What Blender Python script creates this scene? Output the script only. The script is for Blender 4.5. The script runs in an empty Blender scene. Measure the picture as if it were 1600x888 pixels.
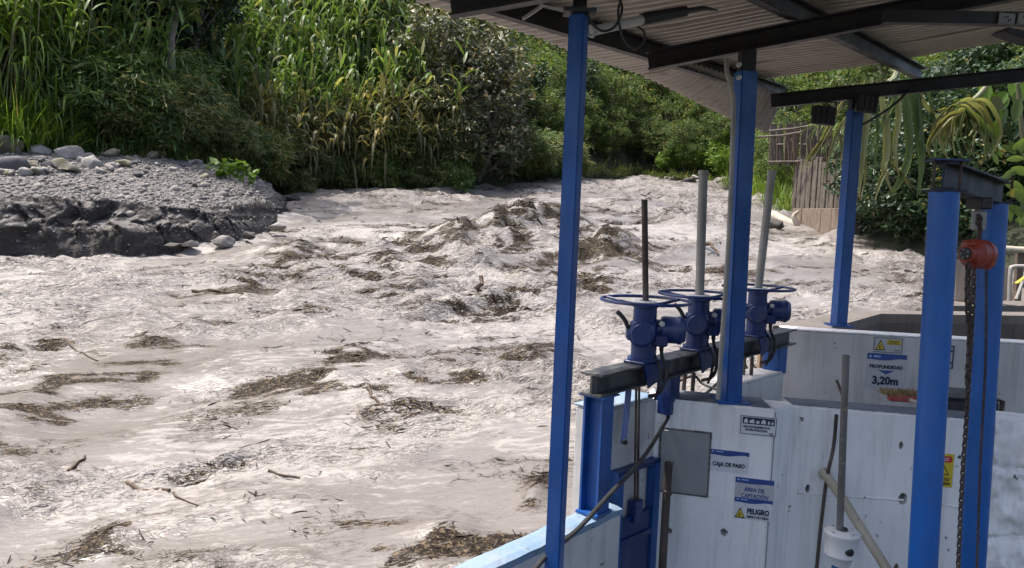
import bpy, bmesh, math, random
import numpy as np
from mathutils import Vector, Matrix

random.seed(7)
RNG = np.random.default_rng(11)
SC = bpy.context.scene
COL = SC.collection
R = math.radians

# ------------------------------------------------------------------ camera
EZ = 3.4                                   # eye height; all heights below are written relative to the eye
FPX, PITCH, ROLL = 1250.0, R(5.0), R(2.2)
cam_d = bpy.data.cameras.new('camera')
cam_d.sensor_width = 36.0
cam_d.lens = FPX / 1600 * 36
cam_d.clip_start = 0.05
cam_d.clip_end = 600
cam = bpy.data.objects.new('camera', cam_d)
COL.objects.link(cam)
CM = Matrix.Rotation(math.pi / 2 - PITCH, 4, 'X') @ Matrix.Rotation(ROLL, 4, 'Z')
cam.matrix_world = Matrix.Translation((0, 0, EZ)) @ CM
SC.camera = cam

# ------------------------------------------------------------------ sky, sun, exposure
SUN_TO = Vector((-0.40, 0.095, 1.0)).normalized()          # direction towards the sun
elev = math.asin(SUN_TO.z)
azim = math.atan2(SUN_TO.x, SUN_TO.y)
world = bpy.data.worlds.new('World')
SC.world = world
world.use_nodes = True
wn = world.node_tree.nodes
wl = world.node_tree.links
bg = wn['Background']
sky = wn.new('ShaderNodeTexSky')
sky.sky_type = 'NISHITA'
sky.sun_disc = False
sky.sun_elevation = elev
sky.sun_rotation = azim
sky.air_density = 0.8
sky.dust_density = 5.0
wl.new(sky.outputs[0], bg.inputs[0])
bg.inputs[1].default_value = 0.15
sun_d = bpy.data.lights.new('sun', 'SUN')
sun_d.energy = 2.6
sun_d.angle = R(0.6)
sun_d.color = (1.0, 0.955, 0.89)
sun = bpy.data.objects.new('sun', sun_d)
sun.rotation_euler = (-SUN_TO).to_track_quat('-Z', 'Y').to_euler()
COL.objects.link(sun)
SC.view_settings.view_transform = 'Standard'
SC.view_settings.look = 'None'
SC.view_settings.exposure = 1.30
SC.view_settings.gamma = 1.0
SC.cycles.max_bounces = 5
SC.cycles.diffuse_bounces = 3
SC.cycles.transmission_bounces = 2
SC.cycles.transparent_max_bounces = 4
SC.cycles.use_denoising = True
SC.cycles.use_adaptive_sampling = True
SC.cycles.adaptive_threshold = 0.025

# ------------------------------------------------------------------ pixel helpers (measuring the photograph)
M3 = CM.to_3x3()
def ray(x, y):
    return M3 @ Vector(((x - 800) / FPX, -(y - 444) / FPX, -1.0))
def px(x, y, d):                           # point on that line of sight at forward distance d
    r = ray(x, y); r = r * (d / r.y)
    return Vector((r.x, r.y, r.z + EZ))
def pz(x, y, h):                           # ... at height h relative to the eye
    r = ray(x, y); r = r * (h / r.z)
    return Vector((r.x, r.y, r.z + EZ))
W0, W1 = -2.3 + EZ, 0.097                  # mean river surface z = W0 + W1*y (a steep torrent)
def pw(x, y):                              # ... on the river
    r = ray(x, y); k = (W0 - EZ) / (r.z - W1 * r.y); r = r * k
    return Vector((r.x, r.y, r.z + EZ))
def to_px(p):
    c = M3.transposed() @ (Vector(p) - Vector((0, 0, EZ)))
    return 800 + FPX * c.x / -c.z, 444 - FPX * c.y / -c.z
MPP = lambda d: d / FPX                    # metres per photograph pixel at distance d
UP = Vector((0, 0, 1))

# ------------------------------------------------------------------ numpy noise
def _h(ix, iy, iz, s):
    n = (ix.astype(np.int64) * 374761393 + iy.astype(np.int64) * 668265263 + iz.astype(np.int64) * 2147483647 + s * 974634777) & 0xffffffff
    n = ((n ^ (n >> 13)) * 1274126177) & 0xffffffff
    n = (n ^ (n >> 16)) & 0xffffffff
    return n / 4294967295.0
def vnoise(x, y, z=None, s=0):
    x = np.asarray(x, float); y = np.asarray(y, float)
    z = np.zeros_like(x) if z is None else np.asarray(z, float)
    ix, iy, iz = np.floor(x), np.floor(y), np.floor(z)
    fx, fy, fz = x - ix, y - iy, z - iz
    fx = fx * fx * fx * (fx * (fx * 6 - 15) + 10); fy = fy * fy * fy * (fy * (fy * 6 - 15) + 10); fz = fz * fz * (3 - 2 * fz)
    def c(a, b, d): return _h(ix + a, iy + b, iz + d, s)
    r = 0
    if np.any(fz > 0):
        lo = (c(0,0,0)*(1-fx)+c(1,0,0)*fx)*(1-fy)+(c(0,1,0)*(1-fx)+c(1,1,0)*fx)*fy
        hi = (c(0,0,1)*(1-fx)+c(1,0,1)*fx)*(1-fy)+(c(0,1,1)*(1-fx)+c(1,1,1)*fx)*fy
        r = lo*(1-fz)+hi*fz
    else:
        r = (c(0,0,0)*(1-fx)+c(1,0,0)*fx)*(1-fy)+(c(0,1,0)*(1-fx)+c(1,1,0)*fx)*fy
    return r * 2 - 1
def fbm(x, y, z=None, o=4, s=0, g=0.5):
    a, t, f = 1.0, 0.0, 1.0
    for k in range(o):
        t = t + a * vnoise(np.asarray(x) * f + 17.3 * k, np.asarray(y) * f - 9.1 * k, None if z is None else np.asarray(z) * f, s + k)
        a *= g; f *= 2.03
    return t
def ridge(x, y, o=3, s=0):
    a, t, f = 1.0, 0.0, 1.0
    for k in range(o):
        t = t + a * (1 - np.abs(vnoise(x * f + 5.7 * k, y * f + 3.3 * k, None, s + k)) * 2.0)
        a *= 0.5; f *= 2.1
    return t
def sstep(a, b, x):
    t = np.clip((x - a) / (b - a), 0, 1); return t * t * (3 - 2 * t)

# ------------------------------------------------------------------ mesh builder
LOCS = {}
def world_loc(o):
    l = Vector((0, 0, 0))
    while o is not None:
        l += LOCS.get(o.name, Vector((0, 0, 0))); o = o.parent
    return l
def link(name, me, mat, parent=None, smooth=False, origin=None):
    """me holds world coordinates; they become local to the parent (or to the mesh's own base)."""
    o = bpy.data.objects.new(name, me)
    COL.objects.link(o)
    n = len(me.vertices)
    co = np.empty(n * 3, np.float32); me.vertices.foreach_get('co', co); co = co.reshape(-1, 3)
    if parent is not None:
        o.parent = parent
        off = np.array(world_loc(parent), np.float32)
    else:
        if origin is None:
            origin = Vector(((co[:, 0].min() + co[:, 0].max()) / 2, (co[:, 1].min() + co[:, 1].max()) / 2, co[:, 2].min()))
        off = np.array(origin, np.float32)
        o.location = origin
        LOCS[o.name] = Vector(origin)
    me.vertices.foreach_set('co', (co - off).ravel().astype(np.float32))
    if mat is not None:
        if isinstance(mat, (list, tuple)):
            for m in mat: me.materials.append(m)
        else:
            me.materials.append(mat)
    if smooth:
        me.polygons.foreach_set('use_smooth', np.ones(len(me.polygons), bool))
    me.update()
    return o
def root(name, loc, label=None, cat=None, group=None):
    o = bpy.data.objects.new(name, None)
    o.empty_display_size = 0.1
    o.location = loc
    COL.objects.link(o)
    LOCS[o.name] = Vector(loc)
    return tag(o, label, cat, group)
def tag(o, label=None, cat=None, group=None, kind=None):
    if label: o['label'] = label
    if cat: o['category'] = cat
    if group: o['group'] = group
    if kind: o['kind'] = kind
    return o
def np_mesh(name, V, F):
    """V (n,3); F list of int arrays with equal row length, or a single array"""
    me = bpy.data.meshes.new(name)
    if not isinstance(F, list): F = [F]
    V = np.asarray(V, np.float32)
    me.vertices.add(len(V)); me.vertices.foreach_set('co', V.ravel())
    tot = sum(f.size for f in F); cnt = sum(len(f) for f in F)
    me.loops.add(tot); me.polygons.add(cnt)
    me.loops.foreach_set('vertex_index', np.concatenate([f.ravel() for f in F]).astype(np.int32))
    ls, lt, p = [], [], 0
    for f in F:
        k = f.shape[1]
        ls.append(p + np.arange(len(f)) * k); lt.append(np.full(len(f), k)); p += f.size
    me.polygons.foreach_set('loop_start', np.concatenate(ls).astype(np.int32))
    try: me.polygons.foreach_set('loop_total', np.concatenate(lt).astype(np.int32))
    except Exception: pass
    me.update(calc_edges=True)
    return me

class MB:
    def __init__(s): s.v = []; s.f = []
    def add(s, vs, fs):
        b = len(s.v); s.v += [Vector(v) for v in vs]; s.f += [tuple(b + i for i in f) for f in fs]; return s
    def box(s, c, d, rot=None):
        c = Vector(c); hx, hy, hz = d[0] / 2, d[1] / 2, d[2] / 2
        vs = [Vector((x, y, z)) for z in (-hz, hz) for y in (-hy, hy) for x in (-hx, hx)]
        if rot is not None: vs = [rot @ v for v in vs]
        return s.add([c + v for v in vs], [(0,2,3,1),(4,5,7,6),(0,1,5,4),(2,6,7,3),(0,4,6,2),(1,3,7,5)])
    def bar(s, a, b, w, h, up=UP):
        a, b = Vector(a), Vector(b); d = (b - a).normalized()
        sx = d.cross(Vector(up))
        if sx.length < 1e-4: sx = d.cross(Vector((1, 0, 0)))
        sx.normalize(); sy = sx.cross(d).normalized()
        vs = [p + sx * (i * w / 2) + sy * (j * h / 2) for p in (a, b) for j in (-1, 1) for i in (-1, 1)]
        return s.add(vs, [(0,2,3,1),(4,5,7,6),(0,1,5,4),(2,6,7,3),(0,4,6,2),(1,3,7,5)])
    def ibeam(s, a, b, w, h, t=0.012, up=UP):
        a, b = Vector(a), Vector(b); d = (b - a).normalized(); sx = d.cross(Vector(up)).normalized(); sy = sx.cross(d)
        p = [(-w/2,-h/2),(w/2,-h/2),(w/2,-h/2+t),(t/2,-h/2+t),(t/2,h/2-t),(w/2,h/2-t),(w/2,h/2),(-w/2,h/2),(-w/2,h/2-t),(-t/2,h/2-t),(-t/2,-h/2+t),(-w/2,-h/2+t)]
        n = len(p); vs = [q + sx * x + sy * y for q in (a, b) for x, y in p]
        fs = [(i, (i + 1) % n, n + (i + 1) % n, n + i) for i in range(n)]
        caps = [(0,1,2,11),(3,4,9,10),(5,6,7,8)]
        fs += [tuple(reversed(c)) for c in caps] + [tuple(n + i for i in c) for c in caps]
        fs += [(2,3,10,11),(4,5,8,9)] + [(n+11,n+10,n+3,n+2),(n+9,n+8,n+5,n+4)]
        return s.add(vs, fs)
    def cchan(s, a, b, w, h, t=0.006, up=UP):                   # C channel
        a, b = Vector(a), Vector(b); d = (b - a).normalized(); sx = d.cross(Vector(up)).normalized(); sy = sx.cross(d)
        s.bar(a - sx * (w/2 - t/2), b - sx * (w/2 - t/2), t, h, up)
        s.bar(a + sy * (h/2 - t/2) + sx * (t/2+.0005), b + sy * (h/2 - t/2) + sx * (t/2+.0005), w - t - .001, t, up)
        s.bar(a - sy * (h/2 - t/2) + sx * (t/2+.0005), b - sy * (h/2 - t/2) + sx * (t/2+.0005), w - t - .001, t, up)
        return s
    def tube(s, pts, r, n=10, cap=True):
        pts = [Vector(p) for p in pts]; m = len(pts)
        rr = r if isinstance(r, (list, tuple)) else [r] * m
        b = len(s.v); prev = None
        for i, p in enumerate(pts):
            t = (pts[min(i + 1, m - 1)] - pts[max(i - 1, 0)])
            t = t.normalized() if t.length > 1e-7 else UP.copy()
            if prev is None:
                ax = t.cross(UP if abs(t.z) < 0.9 else Vector((0, 1, 0))).normalized()
            else:
                ax = (prev - t * prev.dot(t)); ax = ax.normalized() if ax.length > 1e-6 else t.orthogonal().normalized()
            prev = ax; ay = t.cross(ax)
            for k in range(n):
                a = 2 * math.pi * k / n
                s.v.append(p + (ax * math.cos(a) + ay * math.sin(a)) * rr[i])
        for i in range(m - 1):
            for k in range(n):
                s.f.append((b + i*n + k, b + i*n + (k+1) % n, b + (i+1)*n + (k+1) % n, b + (i+1)*n + k))
        if cap:
            s.f.append(tuple(b + k for k in reversed(range(n)))); s.f.append(tuple(b + (m-1)*n + k for k in range(n)))
        return s
    def lathe(s, c, axis, prof, n=20):                           # prof: (along axis, radius)
        c = Vector(c); ax = Vector(axis).normalized(); e1 = ax.orthogonal().normalized(); e2 = ax.cross(e1)
        b = len(s.v); m = len(prof)
        for h, r in prof:
            for k in range(n):
                a = 2 * math.pi * k / n
                s.v.append(c + ax * h + (e1 * math.cos(a) + e2 * math.sin(a)) * max(r, 1e-4))
        for i in range(m - 1):
            for k in range(n):
                s.f.append((b + i*n + k, b + i*n + (k+1) % n, b + (i+1)*n + (k+1) % n, b + (i+1)*n + k))
        s.f.append(tuple(b + k for k in reversed(range(n)))); s.f.append(tuple(b + (m-1)*n + k for k in range(n)))
        return s
    def torus(s, c, axis, R0, r, n=40, k=8):
        c = Vector(c); ax = Vector(axis).normalized(); e1 = ax.orthogonal().normalized(); e2 = ax.cross(e1); b = len(s.v)
        for i in range(n):
            a = 2*math.pi*i/n; d = e1*math.cos(a)+e2*math.sin(a)
            for j in range(k):
                q = 2*math.pi*j/k; s.v.append(c + d*(R0 + r*math.cos(q)) + ax*(r*math.sin(q)))
        for i in range(n):
            for j in range(k):
                s.f.append((b+i*k+j, b+((i+1)%n)*k+j, b+((i+1)%n)*k+(j+1)%k, b+i*k+(j+1)%k))
        return s
    def prism(s, poly, vec):                                     # polygon of 3D points extruded by vec
        n = len(poly); vs = [Vector(p) for p in poly] + [Vector(p) + Vector(vec) for p in poly]
        fs = [tuple(reversed(range(n))), tuple(range(n, 2*n))] + [(i, (i+1) % n, n + (i+1) % n, n + i) for i in range(n)]
        return s.add(vs, fs)
    def build(s, name, mat, parent=None, smooth=False, bevel=0.0, seg=1):
        me = bpy.data.meshes.new(name)
        me.from_pydata([tuple(v) for v in s.v], [], s.f)
        bm = bmesh.new(); bm.from_mesh(me)
        bmesh.ops.recalc_face_normals(bm, faces=bm.faces)
        if bevel:
            es = [e for e in bm.edges if len(e.link_faces) == 2 and e.calc_face_angle(0) > 0.6]
            bmesh.ops.bevel(bm, geom=es, offset=bevel, segments=seg, affect='EDGES', clamp_overlap=True)
        if smooth:
            for f in bm.faces: f.smooth = True
            for e in bm.edges:
                if len(e.link_faces) == 2 and e.calc_face_angle(0) > 0.7: e.smooth = False
        bm.to_mesh(me); bm.free()
        return link(name, me, mat, parent)

def bez(pts, n=12):                                              # Catmull-Rom through points
    pts = [Vector(p) for p in pts]; out = []
    P = [pts[0] * 2 - pts[1]] + pts + [pts[-1] * 2 - pts[-2]]
    for i in range(1, len(P) - 2):
        for k in range(n):
            t = k / n; a, b, c, d = P[i-1], P[i], P[i+1], P[i+2]
            out.append(0.5 * ((2*b) + (c-a)*t + (2*a-5*b+4*c-d)*t*t + (3*b-a-3*c+d)*t*t*t))
    out.append(pts[-1]); return out

# ------------------------------------------------------------------ materials
MATS = {}
def nt(name):
    m = bpy.data.materials.new(name); m.use_nodes = True; MATS[name] = m
    n = m.node_tree.nodes; l = m.node_tree.links; b = n['Principled BSDF']
    return m, n, l, b
def noise(n, l, co, scale, detail=4, rough=0.55, dist=0.0):
    t = n.new('ShaderNodeTexNoise'); t.inputs['Scale'].default_value = scale; t.inputs['Detail'].default_value = detail
    t.inputs['Roughness'].default_value = rough; t.inputs['Distortion'].default_value = dist
    if co is not None: l.new(co, t.inputs['Vector'])
    return t
def ramp(n, l, fac, stops):
    r = n.new('ShaderNodeValToRGB'); e = r.color_ramp.elements
    while len(e) < len(stops): e.new(0.5)
    for q, (p, c) in zip(e, stops):
        q.position = p; q.color = (*c, 1) if len(c) == 3 else c
    l.new(fac, r.inputs[0]); return r
def mixc(n, l, fac, a, b, mode='MIX'):
    m = n.new('ShaderNodeMix'); m.data_type = 'RGBA'; m.blend_type = mode
    for s_, v in ((m.inputs[0], fac), (m.inputs[6], a), (m.inputs[7], b)):
        if hasattr(v, 'is_linked'): l.new(v, s_)
        else: s_.default_value = v if isinstance(v, (int, float)) else (*v, 1)
    return m.outputs[2]
def bump(n, l, b, h, strength=0.3, dist=0.01):
    k = n.new('ShaderNodeBump'); k.inputs['Strength'].default_value = strength; k.inputs['Distance'].default_value = dist
    l.new(h, k.inputs['Height']); l.new(k.outputs[0], b.inputs['Normal']); return k
def wpos(n):
    return n.new('ShaderNodeNewGeometry').outputs['Position']
def scaled(n, l, co, s):
    m = n.new('ShaderNodeMapping'); m.inputs['Scale'].default_value = s; l.new(co, m.inputs['Vector']); return m.outputs[0]

def paint(name, c, dark, chip, rough=0.42, chip_at=0.70, dust=0.25, dustc=(0.35, 0.33, 0.3)):
    m, n, l, b = nt(name); co = wpos(n)
    a = noise(n, l, co, 6, 5); base = mixc(n, l, ramp(n, l, a.outputs[0], [(0.35, (0,0,0)), (0.7, (1,1,1))]).outputs[0], c, dark)
    k = noise(n, l, co, 38, 6, 0.65); mk = ramp(n, l, k.outputs[0], [(chip_at, (0,0,0)), (chip_at + 0.03, (1,1,1))]).outputs[0]
    d = noise(n, l, scaled(n, l, co, (9, 9, 1.6)), 1.6, 6, 0.7)
    dm = ramp(n, l, d.outputs[0], [(0.45, (0,0,0)), (0.8, (dust,)*3)]).outputs[0]
    base = mixc(n, l, dm, base, dustc)
    l.new(mixc(n, l, mk, base, chip), b.inputs['Base Color'])
    rr = ramp(n, l, a.outputs[0], [(0.3, (rough - .08,)*3), (0.7, (rough + .15,)*3)]); l.new(rr.outputs[0], b.inputs['Roughness'])
    bump(n, l, b, k.outputs[0], 0.12, 0.004)
    return m
BLUE = paint('blue_paint', (0.004, 0.070, 0.27), (0.004, 0.052, 0.20), (0.035, 0.024, 0.020), chip_at=0.675, dust=0.12)
BRIGHTB = paint('bright_blue_paint', (0.004, 0.098, 0.37), (0.004, 0.078, 0.29), (0.02, 0.022, 0.03), chip_at=0.71, dust=0.08)
INKB = paint('ink_blue_steel', (0.006, 0.010, 0.028), (0.005, 0.008, 0.018), (0.03, 0.025, 0.02), rough=0.6, dust=0.08, dustc=(0.1, 0.1, 0.1))
NAVY = paint('navy_enamel', (0.006, 0.026, 0.125), (0.005, 0.018, 0.08), (0.03, 0.03, 0.035), rough=0.32, dust=0.12)
DARKST = paint('dark_steel', (0.016, 0.015, 0.016), (0.010, 0.009, 0.010), (0.06, 0.03, 0.018), rough=0.5, chip_at=0.74, dust=0.12, dustc=(0.12, 0.1, 0.085))
BEAMST = paint('beam_steel', (0.028, 0.030, 0.030), (0.02, 0.022, 0.024), (0.09, 0.05, 0.03), rough=0.45, dust=0.5, dustc=(0.33, 0.31, 0.28))
RUST = paint('rusty_iron', (0.055, 0.036, 0.028), (0.03, 0.02, 0.017), (0.12, 0.06, 0.03), rough=0.75, chip_at=0.6)
GREYP = paint('grey_pipe', (0.30, 0.285, 0.255), (0.22, 0.205, 0.18), (0.10, 0.08, 0.06), rough=0.6, chip_at=0.66, dust=0.4)
PALE = paint('pale_pvc', (0.50, 0.49, 0.46), (0.42, 0.41, 0.38), (0.2, 0.17, 0.13), rough=0.45, dust=0.4)
ORANGE = paint('orange_red_enamel', (0.30, 0.042, 0.020), (0.22, 0.03, 0.016), (0.03, 0.025, 0.025), rough=0.4, chip_at=0.66)
BLACK = paint('black_rubber', (0.013, 0.013, 0.014), (0.02, 0.02, 0.02), (0.03, 0.03, 0.03), rough=0.55, dust=0.06)
BARE = paint('galvanised', (0.42, 0.43, 0.44), (0.32, 0.33, 0.34), (0.2, 0.16, 0.13), rough=0.4)
WHITEP = paint('white_enamel', (0.62, 0.62, 0.61), (0.52, 0.52, 0.52), (0.1, 0.1, 0.1), rough=0.4, dust=0.3)
REDP = paint('faded_red_plastic', (0.33, 0.05, 0.045), (0.25, 0.04, 0.035), (0.1, 0.05, 0.05))
STRAW = paint('straw_bristle', (0.33, 0.24, 0.10), (0.20, 0.14, 0.06), (0.1, 0.07, 0.04), rough=0.9)
BAMBOO = paint('pale_pole', (0.42, 0.38, 0.29), (0.33, 0.29, 0.21), (0.16, 0.12, 0.08), rough=0.6, chip_at=0.63)
BROWNW = paint('brown_stick', (0.11, 0.075, 0.052), (0.07, 0.046, 0.033), (0.04, 0.03, 0.02), rough=0.8, chip_at=0.6)
COVER = paint('grey_cover_plate', (0.27, 0.275, 0.275), (0.24, 0.245, 0.245), (0.15, 0.14, 0.13), rough=0.55, chip_at=0.76)

def concrete(name, c, dark, stain, paint_edge=0.0, board=7.0, bumpk=0.35):
    m, n, l, b = nt(name); co = wpos(n)
    big = noise(n, l, co, 2.2, 6, 0.6); fine = noise(n, l, co, 55, 6, 0.7)
    drip = noise(n, l, scaled(n, l, co, (9, 9, 0.9)), 1.3, 6, 0.65)
    base = mixc(n, l, ramp(n, l, big.outputs[0], [(0.35, (0,0,0)), (0.72, (1,1,1))]).outputs[0], c, dark)
    base = mixc(n, l, ramp(n, l, drip.outputs[0], [(0.50, (0,0,0)), (0.80, (0.75,)*3)]).outputs[0], base, stain)
    pit = noise(n, l, co, 24, 3, 0.6)
    pm = ramp(n, l, pit.outputs[0], [(0.675, (0,0,0)), (0.71, (1,1,1))]).outputs[0]
    gate = noise(n, l, co, 3.1, 2); gm = ramp(n, l, gate.outputs[0], [(0.46, (0,0,0)), (0.56, (1,1,1))]).outputs[0]
    pm2 = mixc(n, l, 1.0, pm, gm, 'MULTIPLY')
    base = mixc(n, l, pm2, base, (stain[0]*0.35, stain[1]*0.33, stain[2]*0.32))
    # formwork board joints, a real relief of the cast concrete
    w = n.new('ShaderNodeTexWave'); w.wave_type = 'BANDS'; w.bands_direction = 'X'; w.inputs['Scale'].default_value = board / 6.28
    w.inputs['Distortion'].default_value = 0.25; w.inputs['Detail'].default_value = 2; l.new(co, w.inputs['Vector'])
    wj = ramp(n, l, w.outputs[0], [(0.0, (0,0,0)), (0.03, (1,1,1))])
    l.new(base, b.inputs['Base Color']); b.inputs['Roughness'].default_value = 0.8
    s1 = mixc(n, l, 0.35, fine.outputs[0], wj.outputs[0]); s2 = mixc(n, l, pm2, s1, (0, 0, 0))
    bump(n, l, b, s2, bumpk, 0.012)
    return m
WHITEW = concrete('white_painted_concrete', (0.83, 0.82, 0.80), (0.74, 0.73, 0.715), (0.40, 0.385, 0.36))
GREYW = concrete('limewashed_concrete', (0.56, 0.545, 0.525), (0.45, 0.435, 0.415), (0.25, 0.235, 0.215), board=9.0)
RAWC = concrete('raw_concrete', (0.125, 0.108, 0.094), (0.085, 0.073, 0.064), (0.045, 0.04, 0.034))
DARKC = concrete('dark_concrete', (0.085, 0.075, 0.062), (0.05, 0.045, 0.04), (0.02, 0.02, 0.018))  # darker tone for the tank's inner wall and water
BLUETOP = concrete('blue_washed_concrete', (0.15, 0.235, 0.34), (0.23, 0.29, 0.36), (0.29, 0.285, 0.27))

def roof_mat():
    m, n, l, b = nt('weathered_zinc'); co = wpos(n)
    a = noise(n, l, co, 1.6, 6, 0.6); f = noise(n, l, scaled(n, l, co, (1.2, 14, 6)), 2.5, 6, 0.65)
    base = mixc(n, l, a.outputs[0], (0.46, 0.405, 0.365), (0.31, 0.27, 0.24))
    base = mixc(n, l, ramp(n, l, f.outputs[0], [(0.52, (0,0,0)), (0.75, (0.7,)*3)]).outputs[0], base, (0.15, 0.115, 0.095))
    s = noise(n, l, co, 30, 5, 0.7)
    base = mixc(n, l, ramp(n, l, s.outputs[0], [(0.66, (0,0,0)), (0.72, (0.8,)*3)]).outputs[0], base, (0.10, 0.06, 0.04))
    l.new(base, b.inputs['Base Color']); b.inputs['Roughness'].default_value = 0.55; b.inputs['Metallic'].default_value = 0.0
    bump(n, l, b, s.outputs[0], 0.15, 0.004); return m
ROOFM = roof_mat()

def leaf_mat(name, c1, c2, dry=(0.30, 0.24, 0.10), dry_at=0.93, trans=0.38, rough=0.45, spread=0.5):
    m, n, l, b = nt(name)
    g = n.new('ShaderNodeNewGeometry'); oi = n.new('ShaderNodeObjectInfo')
    col = ramp(n, l, g.outputs['Random Per Island'], [(0.0, c1), (dry_at - 0.08, c2), (dry_at, c2), (min(dry_at + 0.02, 1), dry)]).outputs[0]
    k = ramp(n, l, oi.outputs['Random'], [(0, (1 - spread/2,)*3), (1, (1 + spread/2, 1 + spread/2, 1.0))]).outputs[0]
    col = mixc(n, l, 1.0, col, k, 'MULTIPLY')
    l.new(col, b.inputs['Base Color']); b.inputs['Roughness'].default_value = rough
    b.inputs['Specular IOR Level'].default_value = 0.3
    t = n.new('ShaderNodeBsdfTranslucent')
    tc = mixc(n, l, 1.0, col, (1.2, 1.2, 0.6), 'MULTIPLY'); l.new(tc, t.inputs[0])
    mx = n.new('ShaderNodeMixShader'); mx.inputs[0].default_value = trans
    l.new(b.outputs[0], mx.inputs[1]); l.new(t.outputs[0], mx.inputs[2]); l.new(mx.outputs[0], n['Material Output'].inputs[0])
    return m
L_CANE = leaf_mat('cane_leaf', (0.052, 0.106, 0.029), (0.138, 0.212, 0.076), dry=(0.264, 0.272, 0.131), dry_at=0.88)
L_CANEB = leaf_mat('bright_cane_leaf', (0.089, 0.163, 0.027), (0.188, 0.270, 0.063), dry_at=0.92)
L_CANED = leaf_mat('dry_cane_leaf', (0.064, 0.075, 0.035), (0.149, 0.142, 0.080), dry_at=0.75)
L_FEATH = leaf_mat('feathery_leaf', (0.062, 0.097, 0.033), (0.150, 0.186, 0.076), dry_at=0.88)
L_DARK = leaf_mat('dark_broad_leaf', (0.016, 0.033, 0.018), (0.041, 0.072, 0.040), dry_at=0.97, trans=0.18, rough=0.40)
L_GREY = leaf_mat('grey_green_leaf', (0.055, 0.069, 0.042), (0.131, 0.144, 0.092), dry=(0.290, 0.233, 0.144), dry_at=0.88, trans=0.2, rough=0.42)
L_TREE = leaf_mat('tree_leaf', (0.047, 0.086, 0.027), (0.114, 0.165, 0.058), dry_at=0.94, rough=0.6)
L_LIME = leaf_mat('lime_leaf', (0.074, 0.145, 0.021), (0.133, 0.217, 0.042), dry_at=0.98)
L_GRASS = leaf_mat('river_grass', (0.072, 0.137, 0.017), (0.132, 0.203, 0.033), dry_at=0.93)
L_NEAR = leaf_mat('near_green_leaf', (0.063, 0.113, 0.045), (0.113, 0.159, 0.073), dry_at=0.97, trans=0.4)
L_WILT = leaf_mat('wilted_leaf', (0.13, 0.155, 0.075), (0.21, 0.215, 0.125), dry=(0.33, 0.215, 0.13), dry_at=0.72, trans=0.35)
L_STEM = paint('green_stem', (0.11, 0.13, 0.05), (0.17, 0.15, 0.075), (0.2, 0.17, 0.1), rough=0.6, chip_at=0.62)
BARK = paint('grey_bark', (0.20, 0.18, 0.15), (0.12, 0.105, 0.085), (0.06, 0.05, 0.04), rough=0.85, chip_at=0.58)

def soil_mat():
    m, n, l, b = nt('hill_soil'); co = wpos(n); a = noise(n, l, co, 1.3, 8, 0.7)
    l.new(ramp(n, l, a.outputs[0], [(0.3, (0.018, 0.022, 0.010)), (0.55, (0.035, 0.042, 0.018)), (0.75, (0.07, 0.06, 0.035))]).outputs[0], b.inputs['Base Color'])
    b.inputs['Roughness'].default_value = 0.95; bump(n, l, b, a.outputs[0], 1.0, 0.3); return m
SOIL = soil_mat()
def bank_mat():
    m, n, l, b = nt('gravel_bank_earth'); co = wpos(n)
    g = n.new('ShaderNodeNewGeometry'); sx = n.new('ShaderNodeSeparateXYZ'); l.new(g.outputs['Normal'], sx.inputs[0])
    a = noise(n, l, co, 3.0, 8, 0.7); f = noise(n, l, co, 22, 6, 0.7); v = n.new('ShaderNodeTexVoronoi'); v.inputs['Scale'].default_value = 13; l.new(co, v.inputs['Vector'])
    cut = ramp(n, l, a.outputs[0], [(0.3, (0.030, 0.027, 0.025)), (0.7, (0.062, 0.056, 0.051))]).outputs[0]   # darker earth on the steep cut face
    top = mixc(n, l, f.outputs[0], (0.165, 0.152, 0.141), (0.26, 0.243, 0.228))                                     # dry washed gravel
    top = mixc(n, l, 0.45, top, mixc(n, l, 1.0, top, ramp(n, l, v.outputs['Distance'], [(0.1, (1,1,1)), (0.6, (0.3,)*3)]).outputs[0], 'MULTIPLY'))
    k = ramp(n, l, sx.outputs[2], [(0.78, (0,0,0)), (0.92, (1,1,1))]).outputs[0]
    l.new(mixc(n, l, k, cut, top), b.inputs['Base Color']); b.inputs['Roughness'].default_value = 0.9
    h = mixc(n, l, 0.5, f.outputs[0], v.outputs['Distance']); bump(n, l, b, h, 1.0, 0.10); return m
BANKM = bank_mat()
def rock_mat(name, c1, c2, moss=0.0):
    m, n, l, b = nt(name); co = wpos(n); oi = n.new('ShaderNodeObjectInfo'); g = n.new('ShaderNodeNewGeometry')
    a = noise(n, l, co, 5, 8, 0.68); f = noise(n, l, co, 40, 6, 0.7)
    c = ramp(n, l, a.outputs[0], [(0.3, c1), (0.68, c2)]).outputs[0]
    k = ramp(n, l, g.outputs['Random Per Island'], [(0, (0.55,)*3), (1, (1.3, 1.27, 1.25))]).outputs[0]
    c = mixc(n, l, 1.0, c, k, 'MULTIPLY')
    k2 = ramp(n, l, oi.outputs['Random'], [(0, (0.8,)*3), (1, (1.2,)*3)]).outputs[0]; c = mixc(n, l, 1.0, c, k2, 'MULTIPLY')
    if moss:
        mm = ramp(n, l, noise(n, l, co, 4, 6, 0.7).outputs[0], [(0.45, (0,0,0)), (0.65, (moss,)*3)]).outputs[0]
        c = mixc(n, l, mm, c, (0.10, 0.11, 0.03))
    l.new(c, b.inputs['Base Color']); b.inputs['Roughness'].default_value = 0.8; bump(n, l, b, f.outputs[0], 0.5, 0.02); return m
ROCK = rock_mat('river_stone', (0.115, 0.107, 0.097), (0.25, 0.235, 0.217))
ROCKD = rock_mat('dark_stone', (0.032, 0.033, 0.036), (0.075, 0.076, 0.08))
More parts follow.
